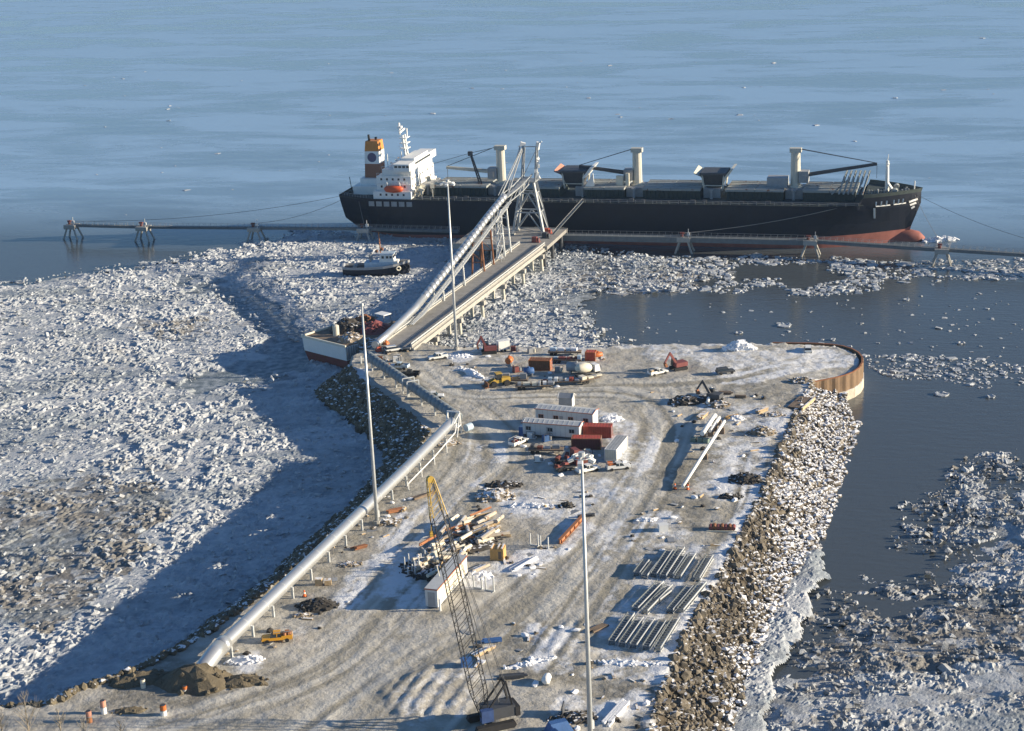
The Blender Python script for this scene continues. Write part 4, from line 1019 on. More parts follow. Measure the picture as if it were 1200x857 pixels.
# ================================================================== LIGHT MASTS
def light_mast(px, py, label, head):
    q = G(px, py); q[2] -= .1
    t = thing('light_mast', label, 'light mast', q, R_(20), 'tall light masts on the yard')
    MB().tube((0, 0, -.3), (0, 0, .9), .8, 10).obj('footing', M['conc'], t)
    MB().tube((0, 0, .9), (0, 0, 46.6), .42, 12, .20).obj('mast', M['galv'], t, True)
    MB().span(.25, .6, -.3, .3, 1.6, 3.0).obj('control_box', M['white'], t)
    if head:
        MB().tube((0, 0, 46.4), (0, 0, 47.4), .5, 10).path([(1.5*math.cos(k*math.pi/6), 1.5*math.sin(k*math.pi/6), 46.7) for k in range(13)], .09, 5).obj('head_ring', M['galv'], t)
        for k in range(5):
            a = k*2*math.pi/5+.4; c, s_ = math.cos(a), math.sin(a)
            MB().beam((0, 0, 46.7), (c*1.5, s_*1.5, 46.7), .12).box((c*1.7, s_*1.7, 46.3), (.85, .7, .5), a, .4).obj('flood_lamp', M['white'], t)
    else:
        MB().tube((0, 0, 46.6), (0, 0, 47.2), .4, 8).obj('cap', M['galv'], t)
light_mast(442, 614, 'bare tapering light mast beside the silver conveyor tube', False)
light_mast(535, 410, 'light mast with a lamp cluster standing near the trestle foot', True)
light_mast(692, 864, 'nearest light mast, with a lamp cluster, rising from the foot of the picture', True)

# ================================================================== SHEET PILE WALL, BARGE, TUG
def build_sheet():
    pts = [P(x, y, PADZ) for x, y in ((905, 401), (930, 401.5), (945, 401.5), (960, 402), (975, 403), (988, 405), (998, 408), (1006, 412.5), (1010.5, 418), (1010.5, 424), (1007, 430), (1000, 435), (990, 439), (978, 442), (962, 445), (948, 448))]
    t = thing('sheet_pile_wall', 'rusty curved sheet pile wall rounding the far right tip of the yard', 'wall')
    # resample and fold
    seg = [Vector((p[0], p[1], 0)) for p in pts]; out = []
    for a, b in zip(seg[:-1], seg[1:]):
        n = max(1, int((b-a).length/.7))
        for k in range(n): out.append(a.lerp(b, k/n))
    out.append(seg[-1]); V = []; F = []
    for i, p in enumerate(out):
        d = (out[min(i+1, len(out)-1)]-out[max(i-1, 0)]).normalized(); nn = Vector((d.y, -d.x, 0))*(.11 if (i//2) % 2 else -.11)
        for off in (0, -.25):
            q = p+nn+Vector((d.y, -d.x, 0))*off
            V += [(q.x, q.y, -2), (q.x, q.y, 6.75)]
    for i in range(len(out)-1):
        a = i*4; b = a+4
        F += [(a, b, b+1, a+1), (a+2, a+3, b+3, b+2), (a+1, b+1, b+3, a+3)]
    MB().add(V, F).obj('sheet_piles', M['sheet'], t)
    fb = MB()
    for a, b in zip(seg[6:-1], seg[7:]):
        d = (b-a).normalized(); o_ = Vector((-d.y, d.x, 0))*-.36
        fb.beam((a.x-o_.x, a.y-o_.y, .9), (b.x-o_.x, b.y-o_.y, .9), .3, 3.2+random.random()*.8) if False else fb.beam((a.x+o_.x*-1, a.y+o_.y*-1, .9), (b.x-o_.x, b.y-o_.y, .9), .3, 3.4)
    fb.obj('frost_band', M['frost'], t)
    c = MB()
    for a, b in zip(seg[:-1], seg[1:]): c.beam((a.x, a.y, 6.86), (b.x, b.y, 6.86), .45, .2)
    c.obj('cap_beam', M['rust'], t)
build_sheet()
def build_barge():
    a = P(357, 425, 0); b = P(407, 438, 0); y = az(a, b); L = math.hypot(b[0]-a[0], b[1]-a[1])
    t = thing('deck_barge', 'blunt barge with white upper sides and dark red bottom lying against the yard corner', 'barge', (a[0], a[1], 0), y)
    MB().frust(1.2, L-.6, 1.5, 26, -1.5, .2, L, .2, 26, 3.6).obj('hull', M['dkred'], t)
    MB().frust(.2, L, .2, 26, 3.6, -.1, L+.1, -.1, 26, 7.6).obj('topsides', M['shipw'], t)
    MB().span(-.1, L+.1, -.1, 26, 7.6, 7.75).obj('deck', M['dkwood'], t)
    r = MB().span(-.25, L+.25, -.3, .1, 7.55, 8.2).span(-.25, .1, .1, 26, 7.55, 8.2); r.obj('rub_rail', M['cream'], t)
    s = MB()
    for k in range(12): s.span(L+.1, L+.4, k*.9, k*.9+.4, 4, 7.5)
    s.obj('side_frame', M['grey'], t)
    return Vector((a[0], a[1], 0)), y, L
BO, BY, BL = build_barge()
def on_barge(x, y, z=7.75):
    return (BO.x+x*math.cos(BY)-y*math.sin(BY), BO.y+x*math.sin(BY)+y*math.cos(BY), z)
t = thing('storage_tank', 'upright beige tank on the barge deck', 'tank', on_barge(7.6, 6), 0); MB().tube((0, 0, 0), (0, 0, 3.0), .9, 14).tube((0, 0, 3.0), (0, 0, 3.3), .9, 14, .3).obj('shell', M['cream'], t); MB().beam((.9, 0, 0), (.9, 0, 3.2), .1).obj('ladder', M['grey'], t)
def heap(name, label, cat, loc, rx, ry, h, m, n=40, size=(.4, 1.1), rz=0, seed=0, group=None, box=.5):
    rn = random.Random(seed*77+3); b = MB()
    ring = 14; vs = [(0, 0, h*.8)]; fs = []
    for j, f in enumerate((.35, .7, 1.0)):
        for k in range(ring):
            a = k*2*math.pi/ring; q = f*(1+rn.uniform(-.15, .15)); vs.append((rx*q*math.cos(a), ry*q*math.sin(a), max(-.3, h*.8*(1-f**1.4)+rn.uniform(-.12, .15)*h*(f < .95)) if f < .95 else -.3))
    fs += [(0, 1+k, 1+(k+1) % ring) for k in range(ring)]
    for j in range(2):
        for k in range(ring): fs.append((1+j*ring+k, 1+(j+1)*ring+k, 1+(j+1)*ring+(k+1) % ring, 1+j*ring+(k+1) % ring))
    b.add(vs, fs)
    for k in range(n):
        a = rn.uniform(0, 6.283); f = math.sqrt(rn.random())*.95; x, y = rx*f*math.cos(a), ry*f*math.sin(a); z = h*.8*(1-f**1.4); s = rn.uniform(*size)
        if rn.random() < box: b.box((x, y, z), (s*rn.uniform(.7, 2.4), s*rn.uniform(.3, .9), s*rn.uniform(.25, .8)), rn.uniform(0, 3), rn.uniform(-.5, .5), rn.uniform(-.3, .3))
        else: b.rock((x, y, z), s*.6, rnd=rn)
    o = b.obj(name, M[m]); o.location = tuple(map(float, loc)); o.rotation_euler = (0, 0, rz)
    return tag(o, label, cat, group)
heap('scrap_heap', 'dark mound of scrap on the barge deck', 'scrap', on_barge(6, 12), 5.5, 6, 4.2, 'dkrub', 50, seed=1)
heap('scrap_heap', 'reddish heap of gear at the back of the barge deck', 'scrap', on_barge(13, 16), 5.5, 5, 3.4, 'maroon', 45, seed=2)
heap('scrap_heap', 'pale jumble of rocks and timber between the barge and the bank', 'rubble', (BO.x+19, BO.y-6, 6.0), 4.5, 5.5, 2.2, 'rubble', 60, seed=3)
heap('scrap_heap', 'pale and dark boxes along the near edge of the barge deck', 'scrap', on_barge(14, 6), 4.0, 4.5, 2.4, 'rubble', 45, seed=4)
heap('scrap_heap', 'rust brown gear at the left edge of the barge deck', 'scrap', on_barge(3, 21), 3, 4, 2.2, 'rust', 40, seed=5)
t = thing('deck_house', 'small white roofed deck house behind the barge gear', 'shelter', on_barge(9, 23), BY)
MB().span(-2, 2, -1.5, 1.5, 2.6, 2.85).obj('roof', M['white'], t); MB().span(-1.7, 1.7, -1.3, 1.3, 0, 1.2).obj('wall', M['ltblue'], t)
pp = MB()
for a in (-1.7, 1.7):
    for b in (-1.3, 1.3): pp.beam((a, b, 1.2), (a, b, 2.6), .18)
pp.obj('post', M['grey'], t)
def build_tug():
    a = P(404, 325, 0); b = P(481, 324, 0); y = az(a, b); L = math.hypot(b[0]-a[0], b[1]-a[1])
    t = thing('tugboat', 'small dark hulled tugboat with a white wheelhouse pushing through the ice', 'tugboat', (a[0], a[1], 1.5), y)
    X = [0, 1, 3, 8, 14, 17.5, 20, 21.6, 22.6]; Wb = [2.6, 3, 3.3, 3.5, 3.5, 3.1, 2.2, 1.1, .1]; Z = [2.0, 1.9, 1.8, 1.8, 2.1, 2.6, 3.1, 3.4, 3.5]
    sc = L/22.6; V = []; F = []
    for x, w, z in zip(X, Wb, Z):
        for yy, zz in ((-w*.75, -1), (-w, .6), (-w, z), (w, z), (w, .6), (w*.75, -1)): V.append((x*sc-(.9 if zz < 0 and x > 20 else 0), yy, zz))
    for i in range(len(X)-1):
        for j in range(6): F.append((i*6+j, (i+1)*6+j, (i+1)*6+(j+1) % 6, i*6+(j+1) % 6))
    F += [(0, 1, 2, 3, 4, 5), tuple(len(V)-1-k for k in range(6))]
    MB().add(V, F).obj('hull', M['hull'], t)
    bw = MB()
    for sd in (-1, 1):
        for i in range(len(X)-1): bw.beam((X[i]*sc, sd*Wb[i], Z[i]+.35), (X[i+1]*sc, sd*Wb[i+1], Z[i+1]+.35), .2, .8)
    bw.obj('bulwark', M['grey'], t)
    MB().span(7.5, 17.2, -2.3, 2.3, 1.6, 4.0).obj('deck_house', M['ltblue'], t)
    w = MB().frust(12.6, 17.6, -2.1, 2.1, 4.0, 13, 17.2, -2, 2, 6.6); wh = w.obj('wheelhouse', M['shipw'], t)
    g = MB()
    for y0 in (-1.3, -.4, .5, 1.3): g.span(17.38, 17.5, y0-.35, y0+.35, 5.3, 6.1)
    for x0 in (13.5, 15, 16.2): g.span(x0, x0+.8, -2.12, -2.03, 5.3, 6.1)
    g.obj('window', M['glass'], wh)
    MB().span(12.8, 17.6, -2.3, 2.3, 6.6, 6.8).obj('roof', M['ltblue'], wh)
    MB().span(17.2, 18.8, -1.9, 1.9, 2.4, 4.2).obj('fore_house', M['shipw'], t)
    MB().tube((12.9, 0, 6.8), (12.6, 0, 14), .2, 8).beam((12.7, -1.3, 10.5), (12.7, 1.3, 10.5), .15).box((13.2, .3, 8.0), (1.1, .9, .9)).box((11.4, .8, 7.2), (.8, .8, .8)).obj('mast', M['rusto'], t)
    for y0 in (-1.3, 1.3): MB().tube((9.5, y0, 4), (9.4, y0, 6.6), .35, 10).obj('exhaust_stack', M['grey'], t)
    for k, (x0, y0) in enumerate(((19.2, -2.75), (20.9, -1.75), (21.9, -.6))):
        c = Vector((x0*sc, y0, 2.0)); pts = [(c.x+math.cos(q)*.62, c.y-.1+math.cos(q)*.3, c.z+math.sin(q)*.62) for q in np.linspace(0, 6.283, 13)]
        MB().path(pts, .26, 6).obj('tyre_fender', M['cream'] if k == 0 else M['black'], t)
    MB().tube((4, -1, 2.4), (4, 1, 2.4), .6, 10).span(3.4, 4.6, -1.3, -1.05, 1.6, 3).span(3.4, 4.6, 1.05, 1.3, 1.6, 3).obj('tow_winch', M['grey'], t)
build_tug()

# ================================================================== YARD
def wheel(m, x, y, r=.38, w_=.28): m.tube((x, y-w_/2, r), (x, y+w_/2, r), r, 12)
def pickup(px, py, rz, col, label, bedload=None, topper=False, loc=None):
    q = G(px, py); t = thing('pickup_truck', label, 'pickup truck', q, R_(rz))
    MB().prism([(-2.7, .5), (-2.7, 1.0), (-.75, 1.02), (.9, 1.02), (2.5, .95), (2.68, .8), (2.7, .5)], -.95, .95).obj('body', M[col], t)
    b = MB()
    for y0 in (-.95, .87): b.span(-2.7, -.78, y0, y0+.08, 1.0, 1.32)
    b.span(-2.7, -2.62, -.87, .87, 1.0, 1.32); b.obj('bed', M[col], t)
    g = MB().frust(-.76, 1.15, -.9, .9, 1.02, -.62, .55, -.74, .74, 1.68).obj('window', M['glass'], t)
    MB().span(-.66, .6, -.76, .76, 1.66, 1.76).obj('cab_roof', M[col], t)
    p = MB()
    for y0 in (-.86, .80): p.beam((.0, y0+.03, 1.0), (-.02, y0*.9+.03, 1.7), .12)
    p.obj('door_pillar', M[col], t)
    for x0 in (-1.75, 1.72):
        for y0 in (-.88, .88):
            m = MB(); wheel(m, x0, y0); m.obj('wheel', M['black'], t)
    for y0 in (-.68, .68): MB().span(2.66, 2.74, y0-.2, y0+.2, .66, .86).obj('headlight', M['glass'], t)
    MB().span(2.68, 2.84, -.95, .95, .4, .6).span(-2.86, -2.7, -.95, .95, .45, .62).obj('bumper', M['grey'], t)
    if bedload:
        m = MB(); rn = random.Random(int(px*7+py))
        for k in range(9): m.box((rn.uniform(-2.4, -1), rn.uniform(-.6, .6), 1.15+rn.random()*.45), (rn.uniform(.4, 1.3), rn.uniform(.3, .6), rn.uniform(.2, .5)), rn.random(), rn.uniform(-.3, .3))
        m.obj('bed_load', M[bedload], t)['kind'] = 'stuff'
        MB().beam((-2.6, -.8, 1.3), (-2.6, -.8, 2.0), .08).beam((-2.6, .8, 1.3), (-2.6, .8, 2.0), .08).beam((-2.6, -.8, 2.0), (-2.6, .8, 2.0), .08).beam((-2.6, -.8, 2.0), (.4, -.8, 2.0), .07).beam((-2.6, .8, 2.0), (.4, .8, 2.0), .07).obj('ladder_rack', M['grey'], t)
    return t
def suv(px, py, rz, col, label):
    q = G(px, py); t = thing('parked_car', label, 'car', q, R_(rz))
    MB().prism([(-2.4, .5), (-2.45, 1.0), (1.0, 1.05), (2.3, .92), (2.42, .5)], -.92, .92).obj('body', M[col], t)
    MB().frust(-2.35, 1.2, -.88, .88, 1.02, -2.15, .45, -.72, .72, 1.62).obj('window', M['glass'], t); MB().span(-2.2, .5, -.75, .75, 1.6, 1.72).obj('roof', M[col], t)
    for x0 in (-1.5, 1.5):
        for y0 in (-.86, .86):
            m = MB(); wheel(m, x0, y0); m.obj('wheel', M['black'], t)
    for y0 in (-.66, .66): MB().span(2.38, 2.46, y0-.2, y0+.2, .68, .88).obj('headlight', M['white'], t)
    return t
pickup(325, 751, 186, 'ochre', 'orange yellow pickup truck with a loaded rack on the open gravel', 'rusto')
pickup(508, 467, -4, 'white', 'white pickup truck on the haul road near the link conveyor')
pickup(608, 521, 50, 'white', 'white pickup with a dark red bed load at the left end of the office trailers', 'dkred')
pickup(689, 553, 28, 'white', 'white pickup nosed out below the red containers beside the dark trucks')
pickup(725, 550, 10, 'white', 'white work truck with an orange drum parked before the grey container', 'orange')
pickup(513, 421, 200, 'white', 'white pickup parked behind a snow mound near the trestle foot')
pickup(771, 439, 30, 'white', 'white pickup facing the water on the upper yard', 'wood')
pickup(480, 441, 170, 'black', 'black pickup parked by the link conveyor')
pickup(468, 432, 160, 'ltblue', 'pale blue pickup in the cluster of gear beside the barge')
suv(850, 438, 14, 'dkgrey', 'dark estate car alone in the tracks on the upper right yard')
suv(947, 412, 80, 'white', 'white car at the far water edge near the sheet pile tip')
suv(462, 412, 20, 'white', 'white car at the foot of the trestle')

def loader(px, py, rz, label):
    q = G(px, py); t = thing('wheel_loader', label, 'loader', q, R_(rz))
    MB().span(-3, -.6, -1.1, 1.1, 1.0, 2.2).span(-.8, 1.6, -.8, .8, .9, 1.7).obj('body', M['yellow'], t)
    MB().frust(-.9, .7, -.8, .8, 1.7, -.8, .5, -.75, .75, 3.3).obj('cab', M['glass'], t); MB().span(-1, .7, -.9, .9, 3.3, 3.45).obj('cab_roof', M['yellow'], t)
    for x0 in (-2.0, 1.5):
        for y0 in (-1.1, 1.1):
            m = MB(); wheel(m, x0, y0, .8, .6); m.obj('wheel', M['black'], t)
    MB().beam((.9, -.6, 1.9), (3.1, -.6, .8), .25, .4).beam((.9, .6, 1.9), (3.1, .6, .8), .25, .4).obj('lift_arm', M['yellow'], t)
    MB().prism([(3.0, .2), (4.1, .2), (4.1, .35), (3.25, .5), (3.3, 1.5), (3.0, 1.4)], -1.4, 1.4).obj('bucket', M['rust'], t)
loader(584, 452, 200, 'yellow wheel loader throwing a long shadow at the front of the upper yard')
def excavator(px, py, rz, col, label, reach=1.0):
    q = G(px, py); t = thing('excavator', label, 'excavator', q, R_(rz))
    for y0 in (-1.2, 1.2): MB().prism([(-2, .1), (-1.7, 0), (1.7, 0), (2, .3), (1.8, .85), (-1.8, .85), (-2.05, .5)], y0-.3, y0+.3).obj('track', M['black'], t)
    MB().span(-2.1, 1.3, -1.3, 1.3, 1.0, 2.1).obj('house', M[col], t)
    MB().frust(.1, 1.6, -1.3, -.3, 1.2, .2, 1.4, -1.25, -.35, 2.9).obj('cab', M['glass'], t)
    MB().beam((.8, .3, 1.9), (3.4*reach, .3, 5.0), .4, .6).obj('boom', M[col], t)
    MB().beam((3.2*reach, .3, 5.1), (5.2*reach, .3, 2.6), .3, .45).obj('stick', M[col], t)
    MB().prism([(5.0*reach, 2.6), (5.5*reach, 2.4), (5.2*reach, 1.4), (4.3*reach, 1.5)], -.2, .8).obj('bucket', M['rust'], t)
excavator(795, 433, 205, 'maroon', 'dark red excavator on the open upper yard', .8)
excavator(836, 470, 150, 'dkgrey', 'dark excavator among scrap and pale pipes', .8)
excavator(573, 414, 185, 'maroon', 'dark red machine at the water edge beside the white box trailer', .6)

def ribbed(m, x0, x1, y, z0, z1, step=.6, out=.06, s=-1):
    for q in np.arange(x0+.15, x1-.1, step): m.span(q, q+step*.45, y, y+s*out, z0, z1)
def container(p1, dx, d, h, rz, col, roofcol, label, endcol=None, zoff=0, cat='container'):
    q = G(*p1); t = thing('shipping_container', label, cat, (q[0], q[1], q[2]-.05+zoff), rz)
    L = dx
    m = MB().span(.06, L-.06, .06, d-.06, .12, h-.06); ribbed(m, 0, L, .06, .2, h-.2, .55, .06, -1); ribbed(m, 0, L, d-.06, .2, h-.2, .55, .06, 1); m.obj('body', M[col], t)
    f = MB()
    for y0 in (0, d): f.beam((0, y0, .06), (L, y0, .06), .16).beam((0, y0, h-.06), (L, y0, h-.06), .16)
    for x0 in (0, L):
        for y0 in (0, d): f.beam((x0, y0, 0), (x0, y0, h), .17)
        f.beam((x0, 0, h-.07), (x0, d, h-.07), .16).beam((x0, 0, .07), (x0, d, .07), .16)
    f.obj('frame', M[endcol or col], t)
    r = MB().span(.1, L-.1, .1, d-.1, h-.055, h-.02)
    for x0 in np.arange(.3, L-.3, .7): r.span(x0, x0+.35, .15, d-.15, h-.02, h+.02)
    r.obj('roof', M[roofcol], t)
    for y0 in (.1, d/2+.02):
        dr = MB().span(L-.05, L+.03, y0, y0+d/2-.12, .18, h-.18).obj('door', M[endcol or col], t)
        MB().tube((L+.07, y0+.3, .2), (L+.07, y0+.3, h-.2), .04, 5).tube((L+.07, y0+d/2-.45, .2), (L+.07, y0+d/2-.45, h-.2), .04, 5).obj('lock_rod', M['galv'], dr)
    return t
container((670, 527), 6.6, 2.6, 2.7, R_(-9), 'dkred', 'red', 'dull red container standing in front of the brighter red one', 'rusto')
container((684, 513), 6.4, 2.6, 2.8, R_(-12), 'red', 'red', 'bright red container with sunlit orange doors behind the duller one', 'red')
container((709, 541), 2.6, 9.4, 3.0, R_(-20), 'cream', 'grey', 'long cream sided grey topped container beside the red ones', 'siding')
container((620, 434), 5.6, 2.6, 2.8, R_(-14), 'rust', 'rust', 'rust brown container in the middle of the upper yard with an orange end', 'orange')
container((686, 423), 2.6, 2.4, 2.4, R_(-14), 'red', 'red', 'short red box container at the right of the upper yard gear', 'orange')

def office(p1, p2, d, h, label, nw, skirt, roofover=.25):
    a, b = G(*p1), G(*p2); rz = az(a, b); L = math.hypot(b[0]-a[0], b[1]-a[1]); z = PADZ+.0
    t = thing('office_trailer', label, 'office trailer', (a[0], a[1], z), rz)
    w_ = MB().prism([(0, 0), (1, 0), (1, 1), (0, 1)], 0, .001) if False else MB()
    w_.span(0, L, 0, d, .55, h); wl = w_.obj('wall', M['siding'], t)
    for x0 in np.arange(.6, L-.3, 1.22): MB().span(x0, x0+.05, -.03, 0, .6, h-.05).obj('panel_joint', M['grey'], wl)
    MB().span(.1, L-.1, .1, d-.1, -.1, .55).obj('skirting', M['dkgrey'], t)
    MB().add([(-.2, -roofover, h), (L+.2, -roofover, h), (L+.2, d+roofover, h), (-.2, d+roofover, h), (-.2, d*.5, h+.42), (L+.2, d*.5, h+.42)], [(3, 2, 1, 0), (0, 1, 5, 4), (2, 3, 4, 5), (0, 4, 3), (1, 2, 5)]).obj('roof', M['roof'], t)
    for k in range(int(L/1.2)): MB().beam((k*1.2+.2, -roofover, h+.02), (k*1.2+.2, d*.5, h+.44), .07).obj('roof_seam', M['galv'], t)
    MB().beam((-.22, -roofover-.03, h-.03), (L+.22, -roofover-.03, h-.03), .06, .18).obj('eave_trim', M['trim'], t)
    MB().beam((L+.22, -roofover, h), (L+.22, d*.5, h+.42), .06, .16).beam((L+.22, d*.5, h+.42), (L+.22, d+roofover, h), .06, .16).obj('gable_trim', M['trim'], t)
    for k in range(nw):
        x0 = 1.4+k*(L-3.2)/max(1, nw-1)
        f = MB().span(x0-.65, x0+.65, -.06, -.002, 1.55, 2.55).obj('window', M['trim' if skirt else 'grey'], t)
        MB().span(x0-.55, x0-.05, -.08, -.062, 1.63, 2.47).span(x0+.05, x0+.55, -.08, -.062, 1.63, 2.47).obj('pane', M['glass'], f)
    MB().span(L*.42, L*.42+.9, -.07, -.003, .6, 2.6).obj('door', M['grey'], t)
    st = MB()
    for k in range(3): st.span(L*.42-.1, L*.42+1, -.4-.35*k, -.08-.35*k, .0, .5-.16*k)
    st.obj('steps', M['dkwood'], t)
    MB().span(L, L+.05, d*.35, d*.35+.9, .6, 2.6).obj('end_door', M['cream'], t)
    return t
office((613, 511.5), (679, 516), 3.1, 3.5, 'nearer pale office trailer with two dark windows, in front of the other', 3, False)
office((628, 497), (695, 503), 3.6, 3.9, 'further pale office trailer with a seamed roof and red brown trim', 4, True)
q = G(612, 510); t = thing('portable_toilet', 'blue booth at the left end of the nearer office trailer', 'booth', q, R_(-20)); MB().span(-.6, .6, -.6, .6, 0, 2.2).obj('wall', M['blue'], t); MB().frust(-.65, .65, -.65, .65, 2.2, -.4, .4, -.5, .5, 2.5).obj('roof', M['ltblue'], t)
q = G(655, 478); t = thing('storage_shed', 'small grey blue shed with white end trim behind the office trailers', 'shed', q, R_(-16))
MB().span(0, 3.3, 0, 2.6, 0, 2.7).obj('wall', M['grey'], t); MB().add([(-.15, -.2, 2.6), (3.45, -.2, 2.6), (3.45, 2.8, 2.6), (-.15, 2.8, 2.6), (-.15, 1.3, 3.5), (3.45, 1.3, 3.5)], [(3, 2, 1, 0), (0, 1, 5, 4), (2, 3, 4, 5), (0, 4, 3), (1, 2, 5)]).obj('roof', M['grey'], t)
MB().span(3.3, 3.36, .2, 2.4, .1, 2.6).obj('door', M['white'], t); MB().beam((3.5, -.2, 2.6), (3.5, 1.3, 3.5), .12).beam((3.5, 1.3, 3.5), (3.5, 2.8, 2.6), .12).beam((-.2, -.2, 2.6), (-.2, 1.3, 3.5), .12).obj('barge_board', M['white'], t)

def tractor(px, py, rz, col, label, trailer=True):
    q = G(px, py); t = thing('parked_lorry', label, 'lorry', q, R_(rz))
    MB().span(-4.5, 2.6, -1.0, 1.0, .7, 1.0).obj('chassis', M['dkgrey'], t); MB().frust(.3, 2.0, -1.2, 1.2, 1.0, .4, 1.7, -1.1, 1.1, 2.9).obj('cab', M[col], t)
    MB().span(2.0, 3.1, -1.0, 1.0, .9, 1.9).obj('bonnet', M[col], t); MB().frust(1.92, 2.02, -1.0, 1.0, 1.95, 1.74, 1.8, -.95, .95, 2.7).obj('windscreen', M['glass'], t)
    for x0 in (-3.6, -2.4, 2.2):
        for y0 in (-1.0, 1.0):
            m = MB(); wheel(m, x0, y0, .52, .4); m.obj('wheel', M['black'], t)
    m = MB(); rn = random.Random(int(px+py*3))
    for k in range(10): m.box((rn.uniform(-4.0, -.4), rn.uniform(-.7, .7), 1.1+rn.random()*.7), (rn.uniform(.5, 1.8), rn.uniform(.3, .7), rn.uniform(.3, .7)), rn.random(), rn.uniform(-.4, .4))
    m.obj('deck_load', M['dkred'], t)['kind'] = 'stuff'
    return t
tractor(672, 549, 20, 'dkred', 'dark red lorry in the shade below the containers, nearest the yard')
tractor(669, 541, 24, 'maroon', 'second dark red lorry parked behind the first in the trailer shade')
def mixer(px, py, rz, label):
    q = G(px, py); t = thing('mixer_lorry', label, 'lorry', q, R_(rz))
    MB().span(-4, 3, -1, 1, .7, 1.0).obj('chassis', M['dkgrey'], t); MB().path([(-3.8, 0, 2.6), (-3, 0, 2.5), (-1.4, 0, 2.3), (.2, 0, 2.1), (.8, 0, 2.0)], [.6, 1.15, 1.35, 1.1, .6], 12).obj('drum', M['cream'], t, True)
    MB().frust(1.2, 2.9, -1.2, 1.2, 1.0, 1.3, 2.6, -1.1, 1.1, 2.8).obj('cab', M['white'], t); MB().span(2.75, 2.95, -1, 1, 1.9, 2.5).obj('windscreen', M['glass'], t)
    for x0 in (-3, -1.8, 2.1):
        for y0 in (-1, 1):
            m = MB(); wheel(m, x0, y0, .5, .4); m.obj('wheel', M['black'], t)
mixer(690, 440, 30, 'white mixer lorry at the right end of the upper yard gear')
def tank(px, py, rz, L, r, col, label):
    q = G(px, py); t = thing('storage_tank', label, 'tank', q, R_(rz)); MB().path([(-L/2, 0, r+.5), (-L/2+.12, 0, r+.5), (L/2-.12, 0, r+.5), (L/2, 0, r+.5)], [r*.8, r, r, r*.8], 14).obj('shell', M[col], t, True)
    for x0 in (-L*.3, L*.3): MB().span(x0-.2, x0+.2, -r*.8, r*.8, 0, .9).obj('saddle', M['grey'], t)
    MB().tube((0, 0, 2*r+.45), (0, 0, 2*r+.8), .3, 8).obj('hatch', M[col], t)
tank(676, 438, -14, 5.2, 1.3, 'grey', 'grey horizontal tank beside the mixer lorry')
tank(597, 428, 70, 2.0, .9, 'orange', 'small orange red tank standing clear at the left of the rusty container')
tank(620, 441, 10, 2.6, .9, 'blue', 'blue tank under the rusty container')
tank(701, 421, 30, 2.4, .7, 'orange', 'small orange tank at the right edge of the upper yard gear')
tank(533, 402, 20, 1.6, .9, 'dkgrey', 'dark drum by the foot of the middle light mast')
tank(453, 408, 60, 1.4, .7, 'orange', 'orange tank at the bottom of the trestle conveyor')
def flatbed(px, py, rz, L, load, label, seed=1, lh=1.0):
    q = G(px, py); t = thing('flatbed_trailer', label, 'trailer', q, R_(rz))
    MB().span(-L/2, L/2, -1.15, 1.15, .95, 1.15).obj('deck', M['dkwood'], t); MB().span(-L/2, L/2, -.5, .5, .6, .95).obj('chassis', M['dkgrey'], t)
    for x0 in (-L/2+1, -L/2+2.1):
        for y0 in (-.95, .95):
            m = MB(); wheel(m, x0, y0, .45, .35); m.obj('wheel', M['black'], t)
    MB().beam((L/2-1, -.6, 0), (L/2-1, -.6, .7), .15).beam((L/2-1, .6, 0), (L/2-1, .6, .7), .15).obj('landing_leg', M['grey'], t)
    rn = random.Random(seed); x = -L/2+.6
    while x < L/2-.6:
        d = rn.uniform(.6, 1.8); hh = rn.uniform(.3, 1)*lh
        MB().box((x+d/2, rn.uniform(-.3, .3), 1.16+hh/2), (d, rn.uniform(.8, 1.9), hh), rn.uniform(-.1, .1)).obj('load_box', M[rn.choice(load)], t); x += d+rn.uniform(.1, .7)
flatbed(603, 449, -8, 7, ['cream', 'wood', 'grey'], 'flatbed trailer with beige crates right of the yellow loader', 2, 1.6)
flatbed(625, 456, -4, 9, ['grey', 'white', 'cream'], 'flatbed trailer with small pale loads nearest the haul road', 3)
flatbed(657, 451, -4, 10, ['grey', 'ltblue', 'white', 'red'], 'low trailer with grey and blue loads under the grey tank', 4, .9)
flatbed(690, 448, 30, 6, ['cream', 'grey'], 'short flatbed trailer below the mixer lorry', 5)
flatbed(662, 416, -10, 9, ['snow', 'snow', 'ltblue'], 'snow covered flatbed stack at the back of the upper yard', 6)
flatbed(664, 425, -10, 8, ['snow', 'ltblue', 'dkred'], 'snowy blue sheeted stack left of the short red box', 7)
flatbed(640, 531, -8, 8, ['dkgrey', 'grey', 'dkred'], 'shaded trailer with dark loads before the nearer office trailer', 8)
q = G(584, 412); t = thing('box_trailer', 'small white box trailer with a dark square on its bright end at the water edge', 'trailer', q, R_(20))
MB().span(-.2, 3.0, -1.1, 1.1, .5, 3.0).obj('body', M['white'], t); MB().span(3.0, 3.04, -.3, .3, 1.5, 2.1).obj('hatch', M['dkgrey'], t); MB().span(2.95, 3.01, -1.0, 1.0, .6, 2.9).obj('door', M['cream'], t)
for x0 in (.6, 1.5):
    m = MB(); wheel(m, x0, -1.1, .35); wheel(m, x0, 1.1, .35); m.obj('axle', M['black'], t)
